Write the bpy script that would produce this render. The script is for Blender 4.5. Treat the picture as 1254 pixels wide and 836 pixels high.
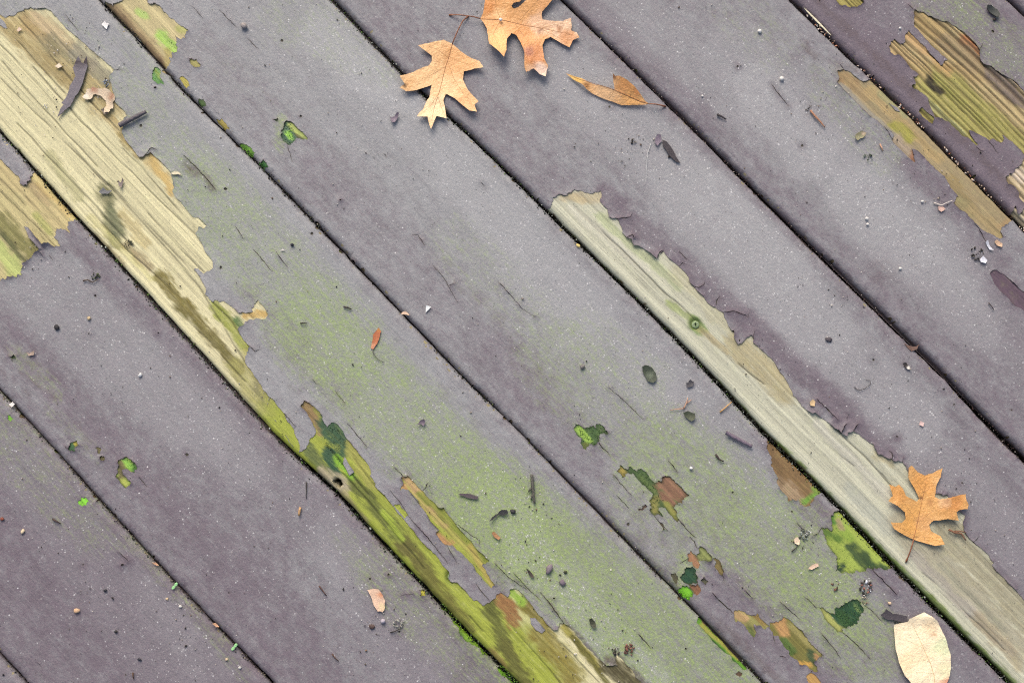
import bpy, bmesh, math, random
import numpy as np
from mathutils import Vector, Matrix, kdtree
from mathutils.geometry import delaunay_2d_cdt

for o in list(bpy.data.objects):
    bpy.data.objects.remove(o, do_unlink=True)
scene = bpy.context.scene
COL = scene.collection
random.seed(7)
RNG = np.random.default_rng(11)

# ------------------------------------------------------------------ camera, sky, sun, exposure
PX = 0.000687            # metres on the deck per photograph pixel at the nadir
FPX = 1741.0             # focal length in photograph pixels
CAM_H = FPX * PX
TILT_X, TILT_Y = math.radians(7.5), math.radians(-1.0)
cam_d = bpy.data.cameras.new('camera')
cam = bpy.data.objects.new('camera', cam_d)
COL.objects.link(cam)
ROT = Matrix.Rotation(TILT_X, 3, 'X') @ Matrix.Rotation(TILT_Y, 3, 'Y')
cam.matrix_world = Matrix.Translation((0, 0, CAM_H)) @ ROT.to_4x4()
cam_d.sensor_width = 36.0
cam_d.lens = 36.0 * FPX / 1254.0
cam_d.clip_start = 0.01
cam_d.clip_end = 200.0
scene.camera = cam

SUN_EL, SUN_AZ = math.radians(44), math.radians(-14)     # azimuth from +Y (top of the picture), negative = towards the left
world = bpy.data.worlds.new('World')
scene.world = world
world.use_nodes = True
wn = world.node_tree
bgn = wn.nodes['Background']
sky = wn.nodes.new('ShaderNodeTexSky')
sky.sky_type = 'NISHITA'
sky.sun_disc = False
sky.sun_elevation = SUN_EL
sky.sun_rotation = SUN_AZ
sky.air_density = 1.0
sky.dust_density = 6.0
sky.ozone_density = 0.6
wn.links.new(sky.outputs[0], bgn.inputs[0])
bgn.inputs[1].default_value = 0.15
sun_d = bpy.data.lights.new('sun', 'SUN')
sun_d.energy = 1.25
sun_d.angle = math.radians(36)
sun_d.color = (1.0, 0.985, 0.965)
sun = bpy.data.objects.new('sun', sun_d)
COL.objects.link(sun)
sd = Vector((math.sin(SUN_AZ) * math.cos(SUN_EL), math.cos(SUN_AZ) * math.cos(SUN_EL), math.sin(SUN_EL)))
sun.rotation_euler = sd.to_track_quat('Z', 'Y').to_euler()
sun.location = sd * 5
scene.view_settings.view_transform = 'Standard'
scene.view_settings.look = 'None'
scene.view_settings.gamma = 1.0
scene.view_settings.exposure = 0.13
scene.render.engine = 'CYCLES'
scene.cycles.use_denoising = False
scene.cycles.pixel_filter_type = 'BLACKMAN_HARRIS'
scene.cycles.filter_width = 1.15
scene.cycles.max_bounces = 4
scene.cycles.diffuse_bounces = 3

# ------------------------------------------------------------------ coordinates
RM = np.array(ROT)
AM = math.radians(-46.064)
CA, SA = math.cos(AM), math.sin(AM)

def w2(p):
    """photograph pixels (n,2) -> points on the deck plane z=0 in metres"""
    p = np.atleast_2d(np.asarray(p, float))
    d = np.stack([(p[:, 0] - 627) / FPX, -(p[:, 1] - 418) / FPX, -np.ones(len(p))], 1) @ RM.T
    return np.stack([d[:, 0] / -d[:, 2], d[:, 1] / -d[:, 2]], 1) * CAM_H

def uv2(p):
    w = w2(p)
    return np.stack([w[:, 0] * CA + w[:, 1] * SA, -w[:, 0] * SA + w[:, 1] * CA], 1)

def uv_to_xy(uv):
    return np.stack([uv[:, 0] * CA - uv[:, 1] * SA, uv[:, 0] * SA + uv[:, 1] * CA], 1)

def uv_to_px(uv):
    xy = uv_to_xy(uv)
    d = np.stack([xy[:, 0], xy[:, 1], -CAM_H * np.ones(len(xy))], 1) @ RM
    return np.stack([627 + FPX * d[:, 0] / -d[:, 2], 418 - FPX * d[:, 1] / -d[:, 2]], 1)

def lin(c):
    c = np.asarray(c, float) / 255.0
    return np.where(c <= 0.04045, c / 12.92, ((c + 0.055) / 1.055) ** 2.4)

# ------------------------------------------------------------------ numpy value noise
_perm = np.random.default_rng(5).random((256, 256))
def vnoise(x, y, seed=0):
    x = np.asarray(x, float) + seed * 17.31
    y = np.asarray(y, float) + seed * 9.77
    xi = np.floor(x).astype(int); yi = np.floor(y).astype(int)
    fx = x - xi; fy = y - yi
    fx = fx * fx * (3 - 2 * fx); fy = fy * fy * (3 - 2 * fy)
    a = _perm[xi & 255, yi & 255]; b = _perm[(xi + 1) & 255, yi & 255]
    c = _perm[xi & 255, (yi + 1) & 255]; d = _perm[(xi + 1) & 255, (yi + 1) & 255]
    return (a * (1 - fx) + b * fx) * (1 - fy) + (c * (1 - fx) + d * fx) * fy

def fbm(x, y, seed=0, octv=3):
    s = 0; a = 0.5; t = 0
    for k in range(octv):
        s = s + a * vnoise(x * 2 ** k, y * 2 ** k, seed + k * 3); t += a; a *= 0.5
    return s / t

def smooth(x, a, b):
    t = np.clip((x - a) / (b - a), 0, 1)
    return t * t * (3 - 2 * t)

def seg_dist(P, a, b):
    a = np.asarray(a, float); b = np.asarray(b, float)
    ab = b - a
    L = (ab ** 2).sum()
    t = np.clip(((P - a) @ ab) / L, 0, 1) if L > 1e-12 else np.zeros(len(P))
    return np.sqrt(((P - (a + t[:, None] * ab)) ** 2).sum(1))

def in_poly(P, poly):
    poly = np.asarray(poly, float)
    r = np.zeros(len(P), bool)
    lo = poly.min(0); hi = poly.max(0)
    m = (P[:, 0] >= lo[0]) & (P[:, 0] <= hi[0]) & (P[:, 1] >= lo[1]) & (P[:, 1] <= hi[1])
    if not m.any():
        return r
    Q = P[m]
    x, y = Q[:, 0], Q[:, 1]
    c = np.zeros(len(Q), bool)
    n = len(poly)
    for i in range(n):
        x1, y1 = poly[i]; x2, y2 = poly[(i + 1) % n]
        if y1 == y2:
            continue
        k = ((y1 > y) != (y2 > y)) & (x < (x2 - x1) * (y - y1) / (y2 - y1) + x1)
        c ^= k
    r[m] = c
    return r

# ------------------------------------------------------------------ materials
def new_mat(name):
    m = bpy.data.materials.new(name)
    m.use_nodes = True
    nt = m.node_tree
    return m, nt, nt.nodes['Principled BSDF']

class N:
    """small helper to chain nodes"""
    def __init__(s, nt):
        s.nt = nt
        s.tc = nt.nodes.new('ShaderNodeTexCoord')
    def node(s, t, **kw):
        n = s.nt.nodes.new(t)
        for k, v in kw.items():
            setattr(n, k, v)
        return n
    def put(s, sock, v):
        if hasattr(v, 'is_linked') or hasattr(v, 'links'):
            s.nt.links.new(v, sock)
        else:
            if isinstance(v, (tuple, list)) and len(v) == 3 and len(sock.default_value) == 4:
                v = tuple(v) + (1,)
            sock.default_value = v
    def mp(s, scale, rot=0.0, loc=(0, 0, 0)):
        n = s.node('ShaderNodeMapping')
        s.nt.links.new(s.tc.outputs['Object'], n.inputs[0])
        n.inputs['Scale'].default_value = scale if isinstance(scale, (tuple, list)) else (scale,) * 3
        n.inputs['Rotation'].default_value = (0, 0, rot)
        n.inputs['Location'].default_value = loc
        return n.outputs[0]
    def noise(s, vec, detail=3, rough=0.55, scale=1.0):
        n = s.node('ShaderNodeTexNoise')
        s.put(n.inputs['Vector'], vec)
        n.inputs['Scale'].default_value = scale
        n.inputs['Detail'].default_value = detail
        n.inputs['Roughness'].default_value = rough
        return n.outputs[0]
    def voro(s, vec, feature='F1', rnd=1.0):
        n = s.node('ShaderNodeTexVoronoi')
        n.feature = feature
        s.put(n.inputs['Vector'], vec)
        n.inputs['Scale'].default_value = 1.0
        n.inputs['Randomness'].default_value = rnd
        return n.outputs['Distance'], (n.outputs['Color'] if feature == 'F1' else None)
    def m(s, op, a, b=0.0, c=None, clamp=False):
        n = s.node('ShaderNodeMath', operation=op, use_clamp=clamp)
        s.put(n.inputs[0], a); s.put(n.inputs[1], b)
        if c is not None:
            s.put(n.inputs[2], c)
        return n.outputs[0]
    def rng(s, v, a, b, c=0.0, d=1.0):
        n = s.node('ShaderNodeMapRange')
        n.interpolation_type = 'SMOOTHSTEP'
        s.put(n.inputs[0], v)
        for k, q in zip((1, 2, 3, 4), (a, b, c, d)):
            s.put(n.inputs[k], q)
        return n.outputs[0]
    def mix(s, f, a, b, mode='MIX'):
        n = s.node('ShaderNodeMix', data_type='RGBA', blend_type=mode)
        s.put(n.inputs[0], f); s.put(n.inputs[6], a); s.put(n.inputs[7], b)
        return n.outputs[2]
    def sep(s, c):
        n = s.node('ShaderNodeSeparateColor')
        s.put(n.inputs[0], c)
        return n.outputs
    def attr(s, name):
        n = s.node('ShaderNodeAttribute')
        n.attribute_name = name
        return n
    def bump(s, h, strength, dist, prev=None):
        n = s.node('ShaderNodeBump')
        n.inputs['Strength'].default_value = strength
        n.inputs['Distance'].default_value = dist
        s.put(n.inputs['Height'], h)
        if prev is not None:
            s.nt.links.new(prev, n.inputs['Normal'])
        return n.outputs[0]

def make_paint():
    m, nt, b = new_mat('deck_paint')
    k = N(nt)
    at = k.attr('pa')
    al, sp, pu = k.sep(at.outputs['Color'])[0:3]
    dirt = at.outputs['Alpha']  # grime and painted shade share this channel
    big = k.noise(k.mp((35, 60, 40)), 3, 0.6)
    mid = k.noise(k.mp((200, 320, 200)), 4, 0.72)
    fine = k.noise(k.mp(430), 3, 0.8)
    grain = k.noise(k.mp((26, 420, 60)), 3, 0.65)
    cloud = k.noise(k.mp((80, 120, 90)), 5, 0.72)
    # chalky grey against clean lilac; also carries the painted brightness falloff
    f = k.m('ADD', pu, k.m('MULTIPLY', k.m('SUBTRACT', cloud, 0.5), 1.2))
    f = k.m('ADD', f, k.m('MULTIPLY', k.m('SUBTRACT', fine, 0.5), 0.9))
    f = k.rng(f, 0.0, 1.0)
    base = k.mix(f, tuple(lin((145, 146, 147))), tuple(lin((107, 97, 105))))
    # value mottling
    v = k.m('ADD', 0.16, k.m('MULTIPLY', mid, 0.46))
    v = k.m('ADD', v, k.m('MULTIPLY', big, 0.36))
    v = k.m('ADD', v, k.m('MULTIPLY', fine, 0.54))
    v = k.m('ADD', v, k.m('MULTIPLY', grain, 0.32))
    base = k.mix(1.0, base, v, 'MULTIPLY')
    # grey dust haze under the grains
    base = k.mix(k.m('MULTIPLY', k.rng(k.m('ADD', sp, k.m('MULTIPLY', k.m('SUBTRACT', cloud, 0.5), 2.6)), 0.45, 1.9), 0.42), base, tuple(lin((172, 173, 173))))
    # algae film: follows the grain, patchy
    alg = k.noise(k.mp((60, 150, 100)), 4, 0.7)
    alg2 = k.noise(k.mp((300, 360, 300)), 4, 0.82)
    g = k.m('ADD', al, k.m('MULTIPLY', k.m('SUBTRACT', alg, 0.5), 1.1))
    g = k.m('ADD', g, k.m('MULTIPLY', k.m('SUBTRACT', alg2, 0.5), 1.4))
    g = k.m('ADD', g, k.m('MULTIPLY', k.m('SUBTRACT', grain, 0.5), 1.2))
    gf = k.m('MULTIPLY', k.rng(g, 0.10, 1.45), k.rng(al, 0.02, 0.35))
    base = k.mix(k.m('MULTIPLY', gf, 0.80), base, k.mix(k.rng(alg2, 0.35, 0.65), tuple(lin((128, 142, 98))), tuple(lin((146, 170, 86)))))
    # tiny white lichen grains, clustered
    d1, c1 = k.voro(k.mp(610))
    r1 = k.sep(c1)
    clus = k.noise(k.mp((170, 210, 200)), 3, 0.75)
    dens = k.m('MULTIPLY', sp, k.rng(clus, 0.47, 0.68))
    on = k.m('LESS_THAN', r1[0], k.m('MULTIPLY', dens, 0.80))
    on = k.m('MULTIPLY', on, k.rng(d1, 0.50, 0.22))
    base = k.mix(k.m('MULTIPLY', on, k.m('ADD', 0.12, k.m('MULTIPLY', k.m('POWER', r1[1], 2.0), 0.80))), base, (0.66, 0.66, 0.65))
    # dark pits and peppering
    d2, c2 = k.voro(k.mp(480))
    r2 = k.sep(c2)
    on2 = k.m('MULTIPLY', k.m('LESS_THAN', r2[0], 0.055), k.rng(d2, 0.34, 0.10))
    base = k.mix(k.m('MULTIPLY', on2, 0.65), base, (0.06, 0.055, 0.05))
    # grime, plus shade painted on arrises and torn edges
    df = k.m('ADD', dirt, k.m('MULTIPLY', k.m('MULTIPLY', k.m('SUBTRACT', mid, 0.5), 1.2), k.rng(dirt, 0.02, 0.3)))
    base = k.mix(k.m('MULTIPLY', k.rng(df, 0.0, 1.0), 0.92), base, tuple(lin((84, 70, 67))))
    k.put(b.inputs['Base Color'], base)
    b.inputs['Roughness'].default_value = 0.62
    b.inputs['Specular IOR Level'].default_value = 0.35
    bh = k.noise(k.mp((330, 400, 330)), 3, 0.8)
    nt.links.new(k.bump(k.m('ADD', bh, k.m('MULTIPLY', grain, 0.45)), 0.6, 0.0010), b.inputs['Normal'])
    return m

def make_wood():
    m, nt, b = new_mat('bare_wood')
    k = N(nt)
    col = k.attr('wc').outputs['Color']
    g1 = k.noise(k.mp((7, 260, 60)), 4, 0.7)
    g2 = k.noise(k.mp((14, 820, 200)), 3, 0.75)
    blot = k.noise(k.mp((90, 200, 100)), 4, 0.75)
    fine = k.noise(k.mp((420, 520, 400)), 3, 0.75)
    v = k.m('ADD', -0.12, k.m('MULTIPLY', g1, 0.60))
    v = k.m('ADD', v, k.m('MULTIPLY', g2, 0.56))
    v = k.m('ADD', v, k.m('MULTIPLY', blot, 0.42))
    v = k.m('ADD', v, k.m('MULTIPLY', fine, 0.36))
    c = k.mix(1.0, col, v, 'MULTIPLY')
    # green film in patches
    gr = k.m('MULTIPLY', k.rng(blot, 0.48, 0.75), 0.30)
    c = k.mix(gr, c, k.mix(0.5, c, tuple(lin((138, 150, 84)))))
    # dark fibres
    fb = k.rng(g2, 0.40, 0.28)
    c = k.mix(k.m('MULTIPLY', fb, 0.45), c, (0.06, 0.05, 0.03))
    d2, c2 = k.voro(k.mp((380, 520, 400)))
    r2 = k.sep(c2)
    on2 = k.m('MULTIPLY', k.m('LESS_THAN', r2[0], 0.05), k.rng(d2, 0.30, 0.10))
    c = k.mix(k.m('MULTIPLY', on2, 0.6), c, (0.05, 0.045, 0.035))
    k.put(b.inputs['Base Color'], c)
    sc_ = k.sep(col)
    wet = k.rng(k.m('SUBTRACT', sc_[1], sc_[0]), 0.0, 0.12)
    k.put(b.inputs['Roughness'], k.m('SUBTRACT', 0.68, k.m('MULTIPLY', wet, 0.36)))
    b.inputs['Specular IOR Level'].default_value = 0.4
    nt.links.new(k.bump(k.m('ADD', g2, k.m('MULTIPLY', fine, 0.4)), 0.7, 0.0006), b.inputs['Normal'])
    return m

def make_leaf():
    m, nt, b = new_mat('dry_leaf')
    k = N(nt)
    col = k.attr('col').outputs['Color']
    bl = k.noise(k.mp(140), 5, 0.65)
    fine = k.noise(k.mp(500), 4, 0.75)
    dv, dc = k.voro(k.mp(360), 'DISTANCE_TO_EDGE')
    v = k.m('ADD', 0.58, k.m('MULTIPLY', bl, 0.60))
    v = k.m('ADD', v, k.m('MULTIPLY', fine, 0.46))
    c = k.mix(1.0, col, v, 'MULTIPLY')
    c = k.mix(k.m('MULTIPLY', k.rng(bl, 0.56, 0.78), 0.34), c, k.mix(1.0, c, (0.62, 0.40, 0.24), 'MULTIPLY'))
    d2, c2 = k.voro(k.mp(430))
    r2 = k.sep(c2)
    on2 = k.m('MULTIPLY', k.m('LESS_THAN', r2[0], 0.05), k.rng(d2, 0.30, 0.08))
    c = k.mix(k.m('MULTIPLY', on2, 0.55), c, (0.10, 0.05, 0.02))
    c = k.mix(k.m('MULTIPLY', k.rng(dv, 0.08, 0.0), 0.22), c, k.mix(1.0, c, (0.6, 0.45, 0.35), 'MULTIPLY'))
    k.put(b.inputs['Base Color'], c)
    b.inputs['Roughness'].default_value = 0.42
    b.inputs['Specular IOR Level'].default_value = 0.5
    n1 = k.bump(k.m('ADD', dv, k.m('MULTIPLY', fine, 0.6)), 0.4, 0.0006)
    n2 = k.bump(bl, 0.5, 0.003, n1)
    nt.links.new(n2, b.inputs['Normal'])
    return m

def make_debris():
    m, nt, b = new_mat('debris')
    k = N(nt)
    col = k.attr('col').outputs['Color']
    fine = k.noise(k.mp(700), 4, 0.7)
    v = k.m('ADD', 0.6, k.m('MULTIPLY', fine, 0.8))
    c = k.mix(1.0, col, v, 'MULTIPLY')
    k.put(b.inputs['Base Color'], c)
    b.inputs['Roughness'].default_value = 0.65
    nt.links.new(k.bump(fine, 0.6, 0.0008), b.inputs['Normal'])
    return m

def make_soil():
    m, nt, b = new_mat('damp_soil')
    k = N(nt)
    f = k.noise(k.mp(60), 6, 0.7)
    k.put(b.inputs['Base Color'], k.mix(f, (0.012, 0.010, 0.008), (0.05, 0.04, 0.03)))
    b.inputs['Roughness'].default_value = 0.9
    nt.links.new(k.bump(f, 0.8, 0.01), b.inputs['Normal'])
    return m

def make_metal():
    m, nt, b = new_mat('weathered_screw')
    k = N(nt)
    col = k.attr('col').outputs['Color']
    f = k.noise(k.mp(900), 4, 0.7)
    k.put(b.inputs['Base Color'], k.mix(k.rng(f, 0.42, 0.62), col, tuple(lin((86, 118, 62)))))
    b.inputs['Roughness'].default_value = 0.45
    b.inputs['Metallic'].default_value = 0.25
    nt.links.new(k.bump(f, 0.5, 0.0004), b.inputs['Normal'])
    return m

M_PAINT, M_WOOD, M_LEAF, M_DEBRIS, M_SOIL, M_METAL = make_paint(), make_wood(), make_leaf(), make_debris(), make_soil(), make_metal()

def link_mesh(name, verts, faces, mat, parent=None, attrs=None, smooth_shade=True, loc=None, rotz=None):
    me = bpy.data.meshes.new(name)
    verts = np.asarray(verts, float)
    me.from_pydata(verts.tolist(), [], faces if isinstance(faces, list) else faces.tolist())
    me.materials.append(mat)
    if attrs:
        for an, val in attrs.items():
            val = np.asarray(val, np.float32)
            if val.shape[1] == 3:
                val = np.concatenate([val, np.ones((len(val), 1), np.float32)], 1)
            a = me.attributes.new(an, 'FLOAT_COLOR', 'POINT')
            a.data.foreach_set('color', val.ravel())
    if smooth_shade:
        me.polygons.foreach_set('use_smooth', np.ones(len(me.polygons), bool))
    me.update()
    ob = bpy.data.objects.new(name, me)
    COL.objects.link(ob)
    if parent:
        ob.parent = parent
    if loc is not None:
        ob.location = loc
    if rotz is not None:
        ob.rotation_euler = (0, 0, rotz)
    return ob

def tag(o, label, cat=None, group=None, kind=None):
    if label: o['label'] = label
    if cat: o['category'] = cat
    if group: o['group'] = group
    if kind: o['kind'] = kind
    return o

# ------------------------------------------------------------------ tracing data, in photograph pixels
GAPS_PX = [[(0, 799.5), (31.5, 836)],
 [(0,477),(17,497),(36,517),(54,538),(84,569),(103,591),(122,613),(141,633),(165,659),(196,694),(222,722),(253,754),(300,802),(334,836)],
 [(0,162),(51,218),(95,269),(150,328),(204,388),(257,446),(300,494),(327,525),(354,552),(380,574),(413,603),(447,642),(480,678),(504,701),(540,741),(577,779),(611,813),(632,836)],
 [(122,0),(133,12),(158,36),(230,117),(260,146),(294,180),(328,211),(357,244),(407,294),(482,372),(518,409),(560,454),(590,482),(651,543),(708,601),(740,634),(829,725),(861,759),(900,799),(935,836)],
 [(409,0),(444,38),(516,112),(552,143),(591,180),(620,209),(677,265),(790,375),(828,414),(870,458),(911,502),(941,535),(968,560),(995,588),(1023,616),(1079,676),(1198,797),(1238,836)],
 [(690,0),(788,96.5),(875,182),(952,260),(1053,358),(1153,456),(1217,524)],
 [(970,0),(1043,71),(1080,106),(1140,163),(1167,192),(1232,257),(1254,279)],
 [(1238, 0), (1254, 15.4)]]
GAP_HALF = [1.2, 1.2, 1.9, 1.3, 2.2, 3.1, 2.0, 2.0]

PALE, TAN, YGRN, DGRN, BGRN = (221, 214, 170), (196, 176, 128), (158, 160, 76), (62, 88, 52), (130, 186, 50)
BRN, GREYW, OLIVE, LYEL, PURP = (142, 110, 80), (198, 198, 174), (112, 106, 62), (206, 190, 132), (100, 82, 94)

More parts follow.
